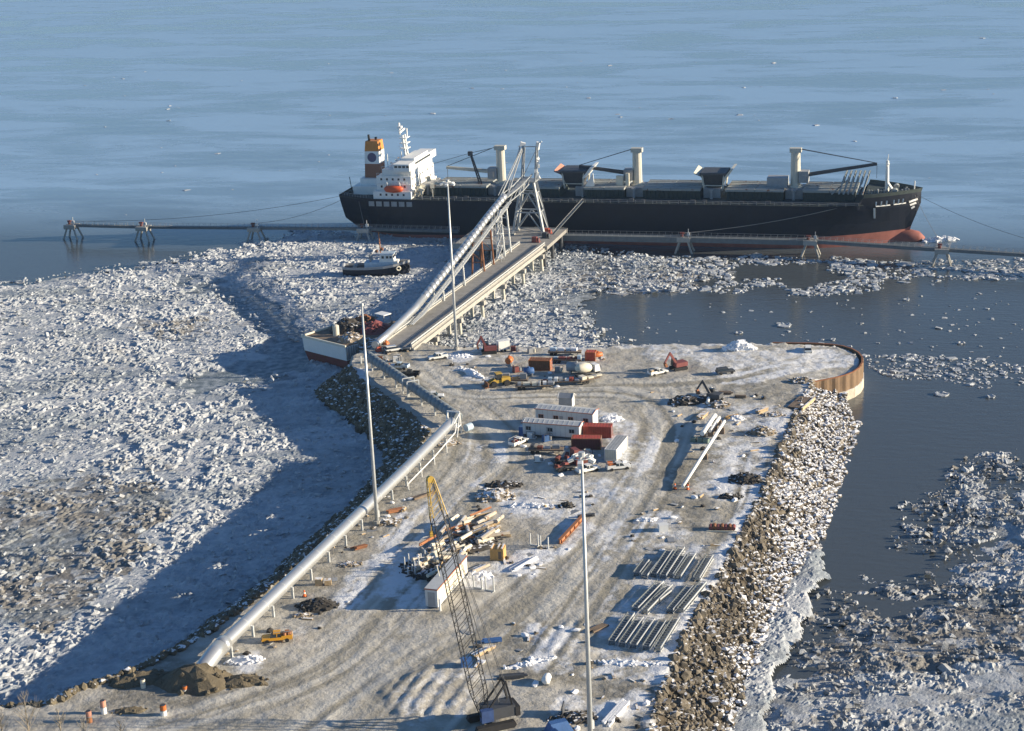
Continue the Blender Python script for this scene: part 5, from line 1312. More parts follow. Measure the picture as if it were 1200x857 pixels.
for px, py, c, lab in ((603, 412, 'dkred', 'dark red skid right of the white box trailer'), (623, 414, 'grey', 'grey skid at the back edge right of the dark red skid'), (606, 436, 'dkred', 'dark red pump left of the blue tank'), (655, 436, 'grey', 'grey generator right of the orange container end'), (632, 541, 'white', 'white heater standing in the trailer shade'), (623, 514, 'white', 'white crates by the wall of the nearer office trailer'), (641, 517, 'blue', 'blue drum and crate by the office trailer steps'), (690, 534, 'cream', 'pale crates between the containers and the white pickup'), (465, 424, 'white', 'white skid in the cluster between barge and haul road'), (455, 433, 'orange', 'orange skid beside the pale blue pickup'), (447, 424, 'rust', 'rusty skid close to the link conveyor'), (445, 412, 'red', 'red skid under the trestle conveyor foot')):
    q = G(px, py); t = thing('equipment_skid', lab, 'equipment', q, R_(random.uniform(-30, 30)))
    MB().span(-1.1, 1.1, -.7, .7, .12, .3).span(-1.0, .3, -.6, .6, .3, 1.5).obj('housing', M[c], t); MB().tube((.7, -.4, .3), (.7, -.4, 1.2), .35, 8).obj('drum', M['grey' if c != 'grey' else 'cream'], t)
    MB().beam((-1.0, -.65, .3), (-1.0, -.65, 1.9), .09).beam((1.05, -.65, .3), (1.05, -.65, 1.9), .09).beam((-1.0, -.65, 1.9), (1.05, -.65, 1.9), .09).obj('frame', M['dkgrey'], t)

# storage van with cream panels, crane, H frames, crates
a, b = G(513.5, 714), G(548, 673); rz = az(a, b); L = math.hypot(b[0]-a[0], b[1]-a[1])
t = thing('panelled_van', 'long storage van with cream panels on its sunlit side by the scrap heap', 'storage van', (a[0], a[1], PADZ-.1), rz)
MB().span(0, L, 0, 2.4, .4, 3.9).obj('body', M['siding'], t); MB().span(-.08, L+.08, -.06, 2.46, 3.9, 4.05).obj('roof', M['roof'], t); MB().span(.2, L-.2, .2, 2.2, 0, .4).obj('skid', M['dkgrey'], t)
MB().beam((-.1, -.1, 3.9), (-.1, 2.5, 3.9), .12, .2).beam((-.05, -.1, 3.95), (L, -.1, 3.95), .12, .2).obj('edge_trim', M['trim'], t)
for k in range(8):
    x0 = .35+k*(L-.5)/8; p = MB().span(x0, x0+(L-.5)/8-.22, -.07, -.003, .7, 3.7).obj('side_panel', M['cream'], t)
    if k in (2, 4, 5, 6): MB().span(x0+.35, x0+.9, -.1, -.072, 1.6, 2.6+.2*(k % 2)).obj('vent', M['grey'], p)
MB().span(-.05, -.003, .5, 1.9, .5, 3.3).obj('end_door', M['grey'], t)
MB().tube((-.5, -.6, 0), (-.5, -.6, 2.4), .22, 8).obj('gas_bottle', M['white'], t)
MB().beam((5.5, 1.6, 4.05), (5.2, 1.9, 6.2), .14).obj('flue', M['cream'], t)

def build_crane():
    q = G(576, 849); t = thing('crawler_crane', 'tall lattice boom crawler crane with a yellow boom tip and dark blue house', 'crane', q, R_(200))
    for y0 in (-2.1, 2.1): MB().prism([(-3.4, .5), (-3, .05), (3, .05), (3.4, .5), (3.1, 1.15), (-3.1, 1.15)], y0-.45, y0+.45).obj('track', M['black'], t)
    MB().tube((0, 0, .6), (0, 0, 1.5), 1.3, 14).obj('slew_ring', M['dkgrey'], t)
    MB().span(-3.6, 1.4, -1.5, 1.5, 1.5, 3.4).obj('house', M['dkgrey'], t); MB().span(.2, 2.2, 1.0, 2.0, 1.6, 3.6).obj('cab', M['navy'], t); MB().span(2.2, 2.26, 1.1, 1.9, 2.5, 3.4).obj('window', M['glass'], t)
    MB().span(-4.4, -3.6, -1.6, 1.6, 1.4, 3.0).obj('counterweight', M['black'], t)
    g = MB()
    for y0 in (-1.1, 1.1): g.beam((-3.2, y0, 3.4), (-2.4, y0*.8, 7.2), .3); g.beam((.6, y0, 3.4), (-2.4, y0*.8, 7.2), .25)
    g.beam((-2.4, -.9, 7.2), (-2.4, .9, 7.2), .3); g.obj('gantry', M['black'], t)
    base = Vector((1.2, 0, 1.9)); inv = Matrix.Rotation(-R_(200), 4, 'Z') @ Matrix.Translation(-Vector(tuple(q)))
    tipw = Vector((q[0]-7.7, q[1]+6, 0)); 
    zs = np.arange(20, 70, .1); pp = proj(tipw.x, tipw.y, zs); tz = zs[np.argmin(abs(pp[1]-562))]
    tip = inv @ Vector((tipw.x, tipw.y, float(tz))); d = tip-base; Lb = d.length; d.normalize()
    l = Vector((0, 1, 0)); l = (l-d*l.dot(d)).normalized(); u = d.cross(l)
    def boom(t0, t1, name, m, n, w0, w1):
        f = MB()
        def c(k, sy, sz):
            q_ = t0+(t1-t0)*k/n; w = w0+(w1-w0)*k/n; return base+d*(Lb*q_)+l*(sy*w)+u*(sz*w)
        for sy in (-1, 1):
            for sz in (-1, 1): f.beam(c(0, sy, sz), c(n, sy, sz), .11)
        for k in range(n):
            for sz in (-1, 1): f.beam(c(k, -1, sz), c(k+1, 1, sz), .06); f.beam(c(k, 1, sz), c(k, -1, sz), .05)
            for sy in (-1, 1): f.beam(c(k, sy, -1), c(k+1, sy, 1), .06)
        f.obj(name, M[m], t)
    boom(0, .1, 'boom_foot', 'black', 3, .5, 1.15); boom(.1, .85, 'boom', 'black', 18, 1.15, 1.15); boom(.85, 1.0, 'boom_tip', 'yellow', 4, 1.12, .5)
    MB().tube(tip-l*.5, tip+l*.5, .55, 12).obj('sheave', M['yellow'], t)
    w_ = MB()
    for y0 in (-.6, .6): w_.tube((-2.4, y0, 7.2), tip+l*y0*.6, .05, 4); w_.tube((-1.5, y0*.4, 3.3), tip+l*y0*.2+u*.3, .04, 4)
    w_.obj('pendant', M['dkgrey'], t)
    hk = tip+d*.3; MB().tube(hk, Vector((hk.x+.3, hk.y, hk.z-9)), .06, 4).box((hk.x+.3, hk.y, hk.z-9.4), (.5, .4, .9)).obj('hook_block', M['yellow'], t)
build_crane()
def uframe(px, py, rz, label, h=2.6, w_=1.7, col='galv'):
    q = G(px, py); t = thing('goalpost_stand', label, 'steel stand', q, R_(rz), 'upright steel stands')
    for y0 in (-w_/2, w_/2): MB().beam((0, y0, 0), (0, y0, h), .22).obj('upright', M[col], t)
    MB().beam((0, -w_/2, .15), (0, w_/2, .15), .22).obj('base_bar', M[col], t); MB().beam((-.6, -w_/2, .06), (.6, -w_/2, .06), .12).beam((-.6, w_/2, .06), (.6, w_/2, .06), .12).obj('foot', M[col], t)
for px, py, rz, h, lab in ((477, 667, -25, 2.9, 'pale upright frame furthest left in the scrap heap shadow'), (481, 674, -25, 1.9, 'short pale upright frame at the near left of the scrap heap'), (489, 673, -25, 3.2, 'tallest pale upright frame in the scrap heap shadow'), (496, 660, -25, 2.4, 'pale upright frame below the loose orange beam'), (560, 690, 62, 2.6, 'pale upright frame right of the panelled van, on the left of its pair'), (574, 693, 62, 2.9, 'pale upright frame right of the panelled van, on the right of its pair'), (626, 640, 62, 2.6, 'pale upright frame on snow, left of the pair by the long orange beam'), (638, 643, 62, 2.6, 'pale upright frame on snow, right of the pair by the long orange beam')): uframe(px, py, rz, lab, h)
def ibeam(p1, p2, col, label, w_=.5, h=.7, z=0.0):
    a, b = G(*p1), G(*p2); L = math.hypot(b[0]-a[0], b[1]-a[1]); t = thing('steel_beam', label, 'steel beam', (a[0], a[1], (a[2]+b[2])/2+.03+z), az(a, b))
    MB().span(0, L, -w_/2, w_/2, 0, .1).span(0, L, -w_/2, w_/2, h-.1, h).obj('flange', M[col], t)
    MB().span(0, L, -.06, .06, .1, h-.1).obj('web', M[col], t)
    for x0 in np.arange(.5, L, 2.5): MB().span(x0, x0+.06, -w_/2+.02, w_/2-.02, .1, h-.1).obj('stiffener', M[col], t)
ibeam((656, 638), (684, 608), 'rusto', 'long orange beam on the snow crossing behind the nearest light mast', .7, 1.0)
ibeam((677, 607), (697, 605), 'dkgrey', 'dark beam end lying across the top of the long orange beam', .6, .6)
ibeam((492, 648), (511, 637), 'rusto', 'loose orange beam raised on the left of the scrap heap', .35, .5, 1.4)
q = G(584, 655); t = thing('timber_crate', 'orange plywood crate with dark openings standing by the scrap heap', 'crate', q, R_(-12))
MB().span(-1.35, 1.35, -1.2, 1.2, 0, 2.5).obj('body', M['ply'], t); MB().span(.3, .9, -1.26, -1.203, .5, 2.0).obj('opening', M['dkwood'], t)
for x0 in (-1.3, -.5, 0.1, 1.15): MB().span(x0, x0+.18, -1.3, -1.203, 0, 2.6).obj('batten', M['ply'], t)
for x0 in (-1.1, .2, 1.0): MB().span(x0-.15, x0+.15, -1.2, 1.2, 2.503, 2.75).obj('top_batten', M['wood'], t)

# pipes and timbers tumbled in the scrap heap
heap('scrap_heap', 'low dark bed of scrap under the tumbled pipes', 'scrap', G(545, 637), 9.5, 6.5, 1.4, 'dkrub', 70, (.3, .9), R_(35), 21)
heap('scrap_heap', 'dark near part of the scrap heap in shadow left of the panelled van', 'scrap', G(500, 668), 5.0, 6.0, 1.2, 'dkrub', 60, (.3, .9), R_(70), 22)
PIPE_PTS = []
rn = random.Random(11)
poly = [(530, 612), (575, 606), (596, 618), (585, 632), (560, 640), (545, 655), (528, 668), (505, 680), (488, 672), (492, 655), (515, 640), (520, 625)]
pl = np.array(poly)
pipes = {}
def pipe_proto(kind, L, r, m):
    if kind == 'pipe': return ('steel_pipe', MB().tube((-L/2, 0, 0), (L/2, 0, 0), r, 9).mesh('steel_pipe', M[m]))
    return ('timber_baulk', MB().span(-L/2, L/2, -r*.8, r*.8, -r*.8, r*.8).mesh('timber_baulk', M[m]))
protos = [pipe_proto('pipe', 5.5, .42, 'pipe'), pipe_proto('pipe', 4, .45, 'pipe'), pipe_proto('pipe', 7, .3, 'rubble'), pipe_proto('baulk', 4.5, .3, 'wood'), pipe_proto('baulk', 3.2, .35, 'cream'), pipe_proto('pipe', 3.4, .38, 'cream'), pipe_proto('baulk', 5.5, .22, 'rusto')]
LBL = [('pale worn steel pipe tumbled in the scrap heap', 'pipe', 'steel pipes tumbled in the scrap heap'), ('short thick pale pipe tumbled in the scrap heap', 'pipe', 'short pipes tumbled in the scrap heap'), ('long thin brown pipe in the scrap heap', 'pipe', 'brown pipes in the scrap heap'), ('weathered timber baulk in the scrap heap', 'timber', 'timber baulks in the scrap heap'), ('short cream painted baulk in the scrap heap', 'timber', 'cream baulks in the scrap heap'), ('short cream pipe in the scrap heap', 'pipe', 'cream pipes in the scrap heap'), ('thin orange bar in the scrap heap', 'bar', 'orange bars in the scrap heap')]
k = 0
while k < 95:
    px, py = rn.uniform(486, 598), rn.uniform(605, 682)
    if not inside(pl.tolist(), np.array([px]), np.array([py]))[0]: continue
    q = G(px, py); i = rn.choices(range(7), (6, 5, 1, 5, 3, 4, .6))[0]
    o = bpy.data.objects.new(protos[i][0], protos[i][1]); COL.objects.link(o)
    o.location = (q[0], q[1], q[2]+rn.uniform(.35, 1.7)); o.rotation_euler = (rn.uniform(0, 6), rn.gauss(0, .12), R_(48)+rn.gauss(0, .45))
    sf = ' at its '+('left end' if px < 518 else 'middle' if px < 548 else 'right end')+(', far side' if py < 630-(px-545)*.55 else ', near side'); tag(o, LBL[i][0]+sf, LBL[i][1], LBL[i][2]+sf); k += 1

# ================================================================== conveyor frames laid out in rows
FR = None
def frame(x, y, z, rz, L, label, grp):
    global FR
    if FR is None:
        t = thing('conveyor_frame', label, 'conveyor frame', (x, y, z), rz, grp)
        for sd, mm in ((-.62, 'galv'), (.62, 'walk')):  # pale sunward rails, dark far rails: sunlit edge and shade painted in
            MB().beam((0, sd, .92), (12, sd, .92), .14, .30).obj('top_rail', M[mm], t); MB().beam((0, sd, .14), (12, sd, .14), .12, .24).obj('bottom_rail', M[mm], t)
        for i, n_ in ((0, 'rung'), (1, 'post')):
            o = None
            for k in range(13):
                if i == 0:
                    if o is None: o = b = MB().beam((0, -.6, .93), (0, .6, .93), .085).obj('rung', M['grey'], t)
                    else: b = o.copy(); COL.objects.link(b); b.parent = t
                    b.location.x = k*12/12
                else:
                    for sd in (-.6, .6):
                        if o is None: o = b = MB().beam((0, 0, .1), (0, 0, .95), .07).obj('post', M['grey'], t)
                        else: b = o.copy(); COL.objects.link(b); b.parent = t
                        b.location = (k, sd, 0)
        br = MB()
        for k in range(12): br.beam((k, -.6, .12), (k+1, -.6, .95), .05)
        br.obj('shade_lattice', M['grey'], t)  # lattice added on the sunward side to block the sun
        MB().span(0, 12, -.45, .45, .30, .36).obj('belt_tray', M['walk'], t)
        FR = t
    else: t = dup(FR, (x, y, z), rz, label); t['group'] = grp
    t.scale.x = L/12
SEQ = ['leftmost', 'second from the left', 'third from the left', 'fourth from the left', 'fifth from the left', 'sixth from the left', 'rightmost']
rows = [('far', [((746, 676), (758, 661)), ((755, 679), (769, 664)), ((766, 677), (784, 649)), ((777, 679), (797, 646)), ((785, 678), (800, 653)), ((794, 680), (812, 653)), ((816, 682), (830, 655))]),
        ('middle', [((744, 717), (772, 686)), ((755, 720), (783, 690)), ((770, 707), (789, 698)), ((785, 719), (803, 691)), ((797, 719), (817, 686))]),
        ('near', [((717, 757), (739, 723)), ((729, 759), (751, 728)), ((742, 761), (765, 730)), ((757, 763), (776, 732)), ((770, 765), (791, 728))])]
for rn_, lst in rows:
    ma = np.mean([az(G(*p1), G(*p2)) for p1, p2 in lst])
    for k, (p1, p2) in enumerate(lst):
        a, b = G(*p1), G(*p2); nm = SEQ[-1] if k == len(lst)-1 else SEQ[k]
        frame(a[0], a[1], (a[2]+b[2])/2, ma*.7+az(a, b)*.3, math.hypot(b[0]-a[0], b[1]-a[1]), f'galvanised conveyor frame on snow, {nm} of the {rn_} row', 'conveyor frames laid out on snow')

# ================================================================== pipes, pallets, cones, piles on the right of the yard
def pipe_on(p1, p2, r, col, label, z0=.8, z1=.8, props=True, name='steel_pipe'):
    a, b = G(*p1), G(*p2); t = thing(name, label, 'pipe', (a[0], a[1], PADZ), az(a, b)); L = math.hypot(b[0]-a[0], b[1]-a[1])
    MB().tube((0, 0, z0+r), (L, 0, z1+r), r, 12).obj('pipe', M[col], t, True)
    if props:
        for f in (.08, .5, .92):
            z = z0+(z1-z0)*f; MB().span(L*f-.25, L*f+.25, -.7, .7, -.1, z+.02).obj('trestle_block', M['dkwood'], t)
pipe_on((800, 575), (849, 503), .36, 'white', 'longest thin white pipe lying raised between two orange cones and the snow', .7, 1.6)
pipe_on((823, 518), (838, 495), .55, 'white', 'thick white pipe raised on blocks, on the left of its pair', 1.4, 1.2)
pipe_on((832, 513), (843, 497), .4, 'white', 'white pipe raised on blocks, on the right of its pair', 1.2, 1.2)
pipe_on((829, 476), (834, 461), .4, 'white', 'short white pipe standing among the dark scrap', .6, .9)
t = None
for k, (px, py, lab) in enumerate(((791, 573, 'orange cone left of the end of the longest white pipe'), (806, 574, 'orange cone at the end of the longest white pipe'), (357, 699, 'orange cone near the dark spoil heap'), (275, 746, 'orange cone under the silver tube near the orange yellow pickup'))):
    q = G(px, py)
    if t is None:
        t = c0 = thing('traffic_cone', lab, 'traffic cone', q, 0, 'traffic cones'); MB().tube((0, 0, .05), (0, 0, 1.25), .34, 10, .08).obj('cone', M['cone'], t); MB().span(-.42, .42, -.42, .42, 0, .07).obj('base', M['black'], t); MB().tube((0, 0, .6), (0, 0, .85), .24, 10, .2).obj('band', M['white'], t)
    else: dup(c0, q, 0, lab)
def crates(px, py, lab, n, m, s=1.1, name='crate_stack', cat='crates', rz=0):
    q = G(px, py); t = thing(name, lab, cat, q, R_(rz)); rn = random.Random(int(px*3+py))
    for k in range(n):
        h = s*rn.uniform(.6, 1.0); MB().box((k*s*1.25-(n-1)*s*.6, rn.uniform(-.2, .2), h/2), (s*rn.uniform(.9, 1.1), s*rn.uniform(.7, 1), h), rn.uniform(-.15, .15)).obj('crate', M[m], t)
crates(820, 518, 'dull green crates in the shadow left of the thick white pipe', 3, 'teal', 1.2, rz=-25)
crates(777, 622, 'white crate alone on the snow above the conveyor frames', 1, 'white', 1.9)
crates(379, 685, 'pale box and spool by the snow strip above the spoil heap', 2, 'wood', 1.4)
crates(547, 781, 'blue sheeted box under the crane boom', 1, 'blue', 1.8, name='sheeted_box', cat='box')
crates(579, 516, 'wood crates', 0, 'wood') if False else None
def lumber(px, py, rz, L, n, m, lab, w_=.35):
    q = G(px, py); t = thing('lumber_stack', lab, 'timber', q, R_(rz)); rn = random.Random(int(px+7*py))
    for k in range(n):
        MB().box((rn.uniform(-.4, .4), (k % 4-1.5)*w_*1.1, .15+(k//4)*w_*.9+w_*.4), (L*rn.uniform(.8, 1.05), w_*.9, w_*.8), rn.gauss(0, .03)).obj('plank', M[m], t)
lumber(823, 489, 62, 4.2, 8, 'wood', 'tidy pair of timber stacks above the thick white pipe')
lumber(893, 483, 40, 3.6, 9, 'wood', 'pale timber stack near the flat platform on the right of the yard')
lumber(858, 491, 20, 3.4, 8, 'ply', 'yellowish timber stack on the snow above the root pile')
lumber(850, 462, -15, 3.2, 7, 'dkwood', 'brown timber stack in the line right of the dark excavator')
lumber(868, 466, -10, 2.6, 6, 'dkwood', 'second brown timber stack further right in the line')
lumber(497, 582, 38, 6, 5, 'dkwood', 'long weathered planks lying along the road edge below the tube')
lumber(463, 600, 20, 3.2, 7, 'rusto', 'orange brown stack left of the road near the far mast')
lumber(471, 599, 80, 1.8, 6, 'wood', 'small upright pale stack right of the orange brown stack')
lumber(421, 643, 30, 3, 6, 'rust', 'rusty stack half in snow by the left verge')
lumber(560, 668, 45, 5, 5, 'pipe', 'loose pale bars between the crate and the upright frames')
lumber(612, 663, 50, 7, 5, 'snow', 'snow covered bars on the right of the plywood crate')
lumber(722, 838, 62, 8, 8, 'snow', 'snow covered timber stack by the foot of the nearest mast')
lumber(700, 738, 40, 4, 4, 'dkwood', 'two brown timbers on bare ground left of the conveyor frames')
lumber(566, 765, 45, 5, 5, 'wood', 'pale poles under the crane boom')
lumber(600, 794, 4, 5, 5, 'dkgrey', 'dark bars between the crane and the white tank')
lumber(577, 752, 6, 3.5, 4, 'blue', 'blue wrapped bars beside the crane boom')
q = G(938, 474); t = thing('timber_platform', 'flat brown timber platform with a bright edge at the top of the rock slope', 'platform', (q[0], q[1], q[2]+.35), R_(60))
for k in range(9): MB().span(-4.2, 4.2, -1.75+k*.39, -1.4+k*.39, 0, .25).obj('plank', M['dkwood'], t)
MB().span(-4.3, 4.3, -2.2, -1.8, -.3, .42).obj('edge_board', M['wood'], t)
heap('rubble_pile', 'brown root and timber pile on the right of the yard', 'rubble', G(893, 508), 3.4, 2.6, 2.2, 'rubble', 60, (.3, .9), 0, 31)
heap('rubble_pile', 'black heap of debris on the snow near the rock slope', 'rubble', G(873, 563), 4.2, 3.0, 1.8, 'dkrub', 70, (.3, .9), 0, 32)
heap('rubble_pile', 'low dark heap below the black heap near the rock slope', 'rubble', G(855, 583), 3.0, 1.6, .9, 'dkrub', 30, (.3, .7), 0, 33)
heap('rubble_pile', 'dark spoil heap of rocks beside the road above the orange yellow pickup', 'rubble', G(372, 711), 4.3, 2.6, 1.9, 'dkrub', 60, (.3, .8), 0, 34, box=.1)
heap('rubble_pile', 'rusty litter at the left foot of the spoil heap', 'rubble', G(353, 722), 2.2, 1.0, .6, 'rubble', 30, (.2, .5), 0, 35)
heap('rubble_pile', 'dark heap of sticks and rocks left of the snow ridge at mid yard', 'rubble', G(580, 582), 4.6, 4.0, 1.7, 'rubble', 80, (.3, 1.0), 0, 36)
heap('rubble_pile', 'dark heap behind the stick heap at mid yard', 'rubble', G(590, 570), 4.5, 2.4, 1.3, 'dkrub', 60, (.3, .8), 0, 37)
heap('rubble_pile', 'small dark pile at the right end of the mid yard snow ridge', 'rubble', G(664, 594), 1.8, 1.4, 1.2, 'dkrub', 30, (.3, .7), 0, 38)
heap('scrap_heap', 'dark scrap with a long arm left of the dark excavator', 'scrap', G(806, 471), 5.5, 3.4, 1.8, 'dkrub', 90, (.3, 1.1), R_(10), 39)
heap('scrap_heap', 'mixed pale scrap right of the dark excavator', 'scrap', G(843, 476), 3.0, 2.2, 1.5, 'rubble', 60, (.3, .9), 0, 40)
heap('rubble_pile', 'brown litter under the flat timber platform', 'rubble', G(905, 487), 3.4, 1.6, .7, 'rubble', 40, (.3, .7), 0, 41)
heap('rubble_pile', 'dark litter near the foot of the nearest mast', 'rubble', G(672, 842), 4.5, 2.0, .9, 'dkrub', 40, (.3, .9), 0, 42)
heap('rubble_pile', 'loose rubble at the right of the sheet pile wall end', 'rubble', G(940, 447), 4.0, 2.2, 1.2, 'rubble', 60, (.3, .9), 0, 43)
heap('rubble_pile', 'rubble row behind the plank pile by the left verge', 'rubble', G(455, 612), 3.2, 2.0, .8, 'rubble', 40, (.3, .7), 0, 44)
heap('rubble_pile', 'stones and litter at the left verge above the rusty stack', 'rubble', G(410, 662), 2.6, 1.4, .6, 'rubble', 40, (.2, .6), 0, 45)
heap('rubble_pile', 'rubble bank under the front of the link conveyor', 'rubble', G(520, 520), 4.0, 2.2, .8, 'rubble', 40, (.2, .7), 0, 46)
heap('earth_mound', 'brown earth mound heaped round the buried lower end of the silver tube', 'earth mound', G(231, 801), 7.2, 4.6, 4.3, 'dirt', 26, (.4, 1.0), R_(-6), 51, box=0)
heap('earth_mound', 'smaller brown mound tailing off right of the tube end', 'earth mound', G(282, 800), 5.0, 2.6, 1.6, 'dirt', 20, (.3, .8), 0, 52, box=0)
heap('earth_mound', 'brown bank between the ice and the buried tube end', 'earth mound', G(165, 797), 6.5, 2.8, 1.6, 'dirt', 30, (.3, 1.0), R_(18), 53, box=0)
heap('earth_mound', 'low brown mound between the two drums at the lower left', 'earth mound', G(152, 834), 3.2, 1.3, .9, 'dirt', 14, (.3, .6), 0, 54, box=0)
heap('snow_heap', 'bright snow heap right of the buried tube end', 'snow heap', G(288, 775), 3.4, 1.7, 1.2, 'snow', 40, (.3, .8), 0, 61, box=.2)
heap('snow_heap', 'low snow ridge across the mid yard', 'snow heap', G(622, 594), 5.5, 1.3, .9, 'snow', 40, (.3, .8), R_(-8), 62, box=.2)
heap('snow_heap', 'snow heap behind the further office trailer end', 'snow heap', G(716, 492), 3.4, 2.2, 1.3, 'snow', 40, (.3, .9), 0, 63, box=.2)
heap('snow_heap', 'long snow mound near the middle light mast foot', 'snow heap', G(539, 419), 4.5, 1.8, 1.1, 'snow', 30, (.3, .8), 0, 64, box=.1)
heap('snow_heap', 'snowy windrow leading to the yellow wheel loader', 'snow heap', G(553, 438), 7.5, 1.5, 1.2, 'snow', 40, (.3, .9), R_(-58), 65, box=.1)
heap('snow_heap', 'upright broken ice slabs heaped at the far water edge', 'ice heap', G(866, 410), 4.2, 1.6, 3.0, 'snow', 50, (.6, 1.5), 0, 66, box=.8)
heap('snow_heap', 'snow heap beside the panelled van and crate', 'snow heap', G(562, 676), 3.0, 2.0, 1.1, 'snow', 30, (.3, .8), 0, 67, box=.2)
heap('snow_heap', 'snow heap by the pipe ends on the right of the yard', 'snow heap', G(862, 492), 2.6, 1.4, 1.2, 'snow', 30, (.3, .8), 0, 68, box=.2)
heap('snow_heap', 'broken snow row under the crane boom', 'snow heap', G(620, 778), 5.5, 1.0, .6, 'snow', 40, (.3, .7), R_(20), 69, box=.3)
heap('snow_heap', 'snow row below the near conveyor frames', 'snow heap', G(735, 778), 6.0, 1.1, .6, 'snow', 50, (.3, .7), R_(-12), 70, box=.3)
heap('snow_heap', 'small snow clods left of the white crate', 'snow heap', G(757, 610), 2.6, 1.0, .7, 'snow', 30, (.3, .7), 0, 71, box=.3)
q = G(641, 800); t = thing('fuel_tank', 'small white pointed tank on bare ground right of the crane', 'tank', q, R_(75)); MB().path([(-1.4, 0, .8), (-.9, 0, .8), (.6, 0, .8), (1.5, 0, .9)], [.3, .75, .7, .15], 10).obj('shell', M['white'], t, True); MB().span(-.9, .6, -.5, .5, -.05, .3).obj('cradle', M['grey'], t)
q = G(655, 858); t = thing('sheeted_load', 'bright blue sheeted load at the foot of the picture left of the nearest mast', 'sheeted load', q, R_(20)); MB().frust(-2.2, 2.2, -1.2, 1.2, 0, -1.5, 1.3, -.5, .6, 1.9).obj('sheet', M['blue'], t); MB().span(-2.4, 2.4, -1.3, 1.3, -.1, .15).obj('pallet', M['dkwood'], t)
q = G(660, 838); t = thing('steel_plate', 'dark upright plate casting a rounded shadow near the foot of the picture', 'steel plate', q, R_(80)); MB().span(-1.2, 1.2, -.1, .1, 0, 1.9).obj('plate', M['dkgrey'], t); MB().span(-1.6, 1.6, -.6, .6, -.1, .12).obj('base', M['dkgrey'], t)
q = G(846, 621); t = thing('drum_stack', 'row of rusty drums and rings by the top of the rock slope', 'drums', q, R_(-10))
for k in range(7): MB().tube((k*.75-2.2, -.7, .55+.1*(k % 2)), (k*.75-2.2, .9, .55+.1*(k % 2)), .42, 10).obj('drum', M['rust' if k % 2 else 'maroon'], t)
MB().beam((-3, -1, .1), (3, -1, .1), .25).beam((-1.8, 1.2, 0), (-1.8, 1.2, 2.0), .2).obj('cradle', M['cream'], t)
# scattered timbers and plates in the yard: each one a thing
BITS = [('steel_plate', 'steel plate', 'grey plate lying flat on the yard', 'plates lying about the yard', MB().span(-1, 1, -.6, .6, 0, .15).mesh('steel_plate', M['grey'])), ('timber_block', 'timber', 'short timber block lying on the yard', 'timber blocks lying about the yard', MB().span(-.9, .9, -.18, .18, 0, .35).mesh('timber_block', M['wood'])), ('dark_block', 'block', 'dark block lying on the yard', 'dark blocks lying about the yard', MB().rock((0, 0, .3), .6).mesh('dark_block', M['dkrub'])), ('snow_clod', 'snow clod', 'single snow clod thrown up on the yard', 'snow clods about the yard', MB().rock((0, 0, .2), .6, (1.3, .9, .6)).mesh('snow_clod', M['snow'])), ('rock', 'rock', 'brown rock lying loose on the yard', 'rocks lying about the yard', MB().rock((0, 0, .2), .55).mesh('rock', M['rubble']))]
rn = random.Random(5)
ZONES = [([(560, 575), (690, 570), (700, 600), (560, 606)], 22), ([(590, 655), (690, 625), (680, 640), (600, 690)], 16), ([(540, 740), (690, 720), (700, 800), (560, 810)], 26), ([(760, 460), (930, 455), (920, 520), (840, 560), (770, 500)], 38), ([(740, 590), (870, 560), (850, 640), (740, 650)], 26), ([(500, 405), (720, 404), (720, 452), (600, 462), (500, 425)], 40), ([(380, 600), (500, 540), (490, 600), (390, 690)], 30), ([(690, 790), (790, 770), (770, 855), (640, 855)], 22), ([(600, 515), (740, 530), (740, 556), (640, 560)], 24), ([(440, 405), (480, 408), (470, 440), (430, 425)], 14), ([(255, 765), (420, 690), (400, 740), (280, 800)], 16)]
ZNAME = ['near the dark heap at mid yard', 'between the plywood crate and the orange beam', 'under the crane boom', 'around the pipes on the right of the yard', 'above the conveyor frames', 'among the gear on the upper yard', 'along the left verge', 'at the foot of the nearest mast', 'before the office trailers', 'between barge and haul road', 'around the spoil heap by the tube']
for (zp, n), zn in zip(ZONES, ZNAME):
    c = 0
    while c < n:
        px = rn.uniform(min(p[0] for p in zp), max(p[0] for p in zp)); py = rn.uniform(min(p[1] for p in zp), max(p[1] for p in zp))
        if not inside(zp, np.array([px]), np.array([py]))[0]: continue
        i = rn.choices(range(5), (2, 3, 3, 4, 4))[0]; nm, cat, lab, grp, me = BITS[i]; o = bpy.data.objects.new(nm, me); COL.objects.link(o); q = G(px, py)
        s = rn.uniform(.5, 1.3); o.location = (q[0], q[1], q[2]-.04); o.scale = (s, s, s); o.rotation_euler = (rn.gauss(0, .08), rn.gauss(0, .12), rn.uniform(0, 6.28)); tag(o, lab.replace(' lying loose on the yard', '').replace(' thrown up on the yard', '').replace(' lying flat on the yard', '').replace(' lying on the yard', '')+' lying '+zn, cat, grp.replace(' lying about the yard', '').replace(' about the yard', '')+' '+zn); c += 1

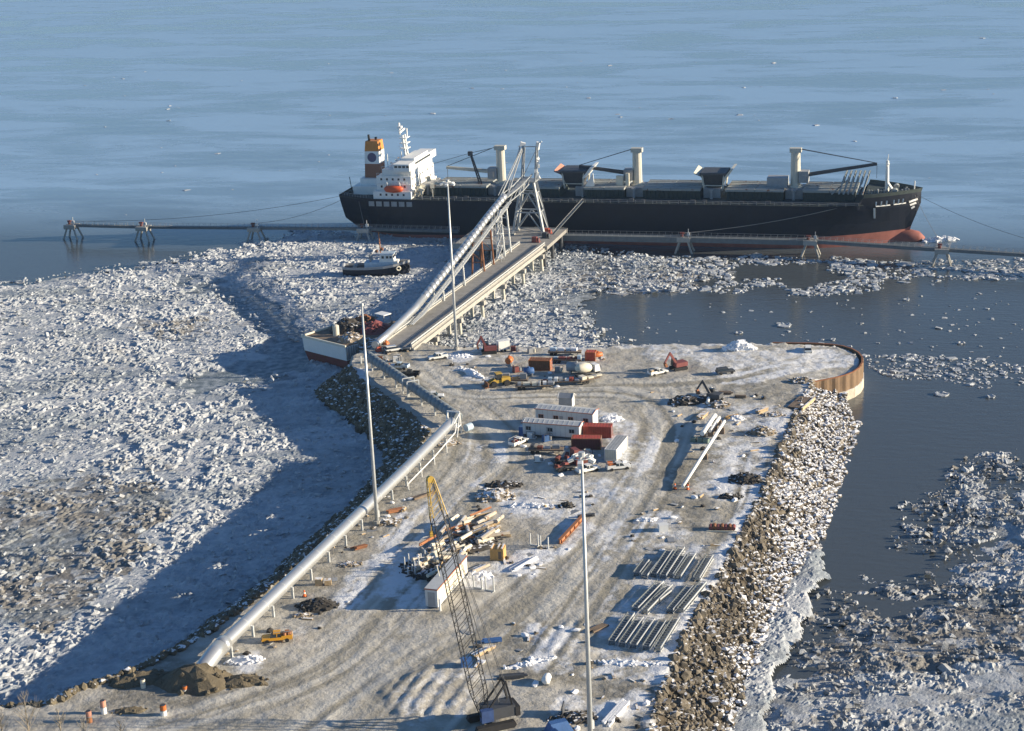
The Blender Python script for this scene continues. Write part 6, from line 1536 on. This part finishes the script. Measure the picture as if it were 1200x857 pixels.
# drums at the lower left, bare birches
def drum(px, py, col, col2, label, h=2.4, r=.55):
    h *= .88; r *= .86
    q = G(px, py); t = thing('marker_drum', label, 'drum', (q[0], q[1], q[2]-.1), 0)
    MB().tube((0, 0, 0), (0, 0, h*.55), r, 14).obj('lower_shell', M[col2], t); MB().tube((0, 0, h*.55), (0, 0, h), r, 14).tube((0, 0, h), (0, 0, h+.06), r*.9, 14).obj('upper_shell', M[col], t)
    MB().tube((0, 0, h+.06), (0, 0, h+.12), r*.8, 14).obj('dark_lid', M['dkgrey'], t); MB().tube((0, 0, h*.55-.05), (0, 0, h*.55+.05), r+.04, 14).obj('hoop', M['grey'], t)
drum(122, 836, 'pink', 'white', 'tall pale drum with a dark lid in front of the low brown mound', 2.7)
drum(105, 846, 'pink', 'rusto', 'dull rusty drum nearest the bare birches', 2.3)
drum(192, 838, 'orange', 'white', 'bright orange drum on the gravel at the right end of the low mound', 2.1, .62)
drum(168, 806, 'cream', 'cream', 'pale stump drum at the bank edge in shadow', 1.8, .5)
drum(217, 811, 'orange', 'white', 'orange and white drum against the big earth mound', 1.3, .5)
def birch(px, py, ztop, label, seed, nbr=15):
    rn = random.Random(seed); q = P(px, py, PADZ); z0 = gz(q[0], q[1])
    t = thing('bare_birch', label, 'tree', (q[0], q[1], z0-.1), 0); h = ztop
    pts = [(0, 0, 0)]; x = y = 0
    for k in range(1, 9): x += rn.uniform(-.08, .08)*h/8; y += rn.uniform(-.08, .08)*h/8; pts.append((x, y, h*k/8))
    MB().path(pts, [.16*(1-k/9)+.02 for k in range(9)], 6).obj('trunk', M['bark'], t)
    c = MB()
    for k in range(nbr):
        f = rn.uniform(.25, .97); i = int(f*8); p = Vector(pts[i]).lerp(Vector(pts[min(8, i+1)]), f*8-i); a = rn.uniform(0, 6.28); l = h*(1-f)*.55+.7
        e = p+Vector((math.cos(a)*l*.55, math.sin(a)*l*.55, l*.8)); c.tube(p, e, .045, 4, .015)
        for j in range(5):
            g = rn.uniform(.3, 1); s = p.lerp(e, g); b = rn.uniform(0, 6.28); c.tube(s, s+Vector((math.cos(b)*.35, math.sin(b)*.35, rn.uniform(.3, .8)))*l*.45, .022, 3, .01)
    c.obj('crown', M['bark'], t)
birch(36, 874, 9.5, 'tallest bare birch rising at the lower left corner', 1, 26)
birch(72, 866, 5, 'shorter bare birch right of the tallest one', 2, 16)
birch(5, 872, 5.5, 'bare birch at the very left edge of the picture', 3, 16)
birch(143, 866, 3, 'low bare sapling below the low brown mound', 4, 10)
birch(100, 868, 3.6, 'bare sapling under the dull rusty drum', 5, 12)

# ================================================================== armour rock: the 300 nearest boulders, the rest joined
def lerp_edge(pts, n):
    W = [np.array(P(x, y, PADZ)[:2]) for x, y in pts]; seg = [np.linalg.norm(b-a) for a, b in zip(W[:-1], W[1:])]; T = np.cumsum([0]+seg); u = rng.random(n)*T[-1]
    return np.stack([np.interp(u, T, [w_[0] for w_ in W]), np.interp(u, T, [w_[1] for w_ in W])], -1)
ROCKM = [MB().rock((0, 0, 0), 1, (1, .75, .7), .42, 0).mesh('boulder', M['rock']) for k in range(10)]
er = lerp_edge([(952, 447)]+EDGE_R+[(752, 900)], 9500)
nrm = np.array([math.sin(R_(72)), -math.cos(R_(72))])
off = rng.random(len(er))*14.5-.6
pr = er+nrm[None]*off[:, None]
zr, dr = ground_h(pr[:, 0], pr[:, 1])
brown = off < (8.6*np.clip((372-pr[:, 1])/110, 0, 1)+5.0*(fbm(pr[:, 0]/6, pr[:, 1]/6, 61)-.5)*2+rng.normal(0, 1.5, len(pr)))
order = np.argsort(pr[:, 1]); cnt = 0; SN = MB(); BN = MB()
for i in order:
    x, y, z = pr[i, 0], pr[i, 1], zr[i]
    if z < -1: continue
    s = random.uniform(.23, .54)*(1 if random.random() > .14 else random.uniform(1.3, 2.3))
    if brown[i]:
        if cnt < 300 and y > 236:
            o = bpy.data.objects.new('boulder', ROCKM[cnt % 10]); COL.objects.link(o); o.location = (x, y, z+s*.25); o.scale = (s*1.05, s*.9, s*.85); o.rotation_euler = (random.uniform(-.6, .6), random.uniform(-.6, .6), random.uniform(0, 6.28))
            bw_ = 'beside the near conveyor frames' if y > 262 else ('just below the near conveyor frames' if y > 249 else 'at the foot of the picture'); tag(o, 'brown angular boulder on the right hand rock slope '+bw_, 'boulder', 'boulders of the rock slope '+bw_); cnt += 1
        else: BN.rock((x, y, z+s*.25), s, (1.05, .85, .8), .42)
    else: SN.rock((x, y, z+s*.2), s*.95, (1.1, .85, .65), .42)
BN.obj('boulders', M['rock'])['kind'] = 'stuff'
SN.obj('snowy_boulders', M['snowrock'])['kind'] = 'stuff'
el = lerp_edge([(60, 826)]+EDGE_L[2:], 6000)
LS = MB(); tl = []
for x, y in el:
    o = random.uniform(-.5, 11); c = 0
    # step off the bank towards the ice
    for a in (R_(162), R_(205)):
        X, Y = x+math.cos(a)*o, y+math.sin(a)*o; z, d = ground_h(np.array([X]), np.array([Y]))
        if -11.5 < d[0] < .8 and z[0] > .2:
            s = random.uniform(.4, 1.0); LS.rock((X, Y, z[0]+s*.25), s, (1.05, .9, .85), .28); break
LS.obj('bank_boulders', mat('bank_rock', (.13, .11, .075), .95, var=.6, scale=.45, snow=.22))['kind'] = 'stuff'

# single floes adrift in the open pool: each a thing
def floe(px, py, r, label, z=.12):
    q = P(px, py, 0); n = 11; rn = random.Random(int(px*13+py)); ring = [(r*rn.uniform(.75, 1.15)*math.cos(k*6.283/n), r*.8*rn.uniform(.7, 1.15)*math.sin(k*6.283/n)) for k in range(n)]
    m = MB().slab(ring, -.5, .16)
    for k in range(7): m.rock((ring[k][0]*.8, ring[k][1]*.8, .2), rn.uniform(.25, .55), (1.4, 1, .6), rnd=rn)
    o = m.obj('ice_floe', IM); o.location = (q[0], q[1], z); tag(o, label, 'ice floe', 'single floes adrift')
floe(919, 382, 2.5, 'round pale ice floe alone in the middle of the dark pool'); floe(1103, 463, 2.0, 'flat ice floe in the dark water right of the yard tip'); floe(1161, 466, 1.0, 'small floe near the right edge below the brash band'); floe(1126, 403, .8, 'tiny floe right of the pool centre'); floe(865, 391, 1.0, 'small floe just off the upper yard edge'); floe(976, 399, .7, 'tiny floe off the sheet pile tip'); floe(1033, 322, 2.2, 'bright floe in the brash off the bow'); floe(1062, 352, .9, 'small floe below the brash band')
q = sw(209, 2, 0); heap('snow_heap', 'ridge of pushed up ice in front of the bulbous bow', 'ice ridge', (q.x+5, q.y-3, 0), 7, 1.8, 1.2, 'snow', 50, (.6, 1.6), R_(5), 81, box=.7)

# ================================================================== thin winter haze over the inlet
hz = MB().span(-30500, 30500, -30500, 30500, -4, 152).obj('haze', M['white']); hz['kind'] = 'stuff'
hm = bpy.data.materials.new('haze'); hm.use_nodes = True; ht = hm.node_tree; ht.nodes.remove(ht.nodes['Principled BSDF'])
pv = N(ht, 'ShaderNodeVolumePrincipled'); pv.inputs['Color'].default_value = (.50, .72, 1.0, 1); pv.inputs['Density'].default_value = .00004
ht.links.new(pv.outputs[0], ht.nodes['Material Output'].inputs['Volume']); hz.data.materials[0] = hm
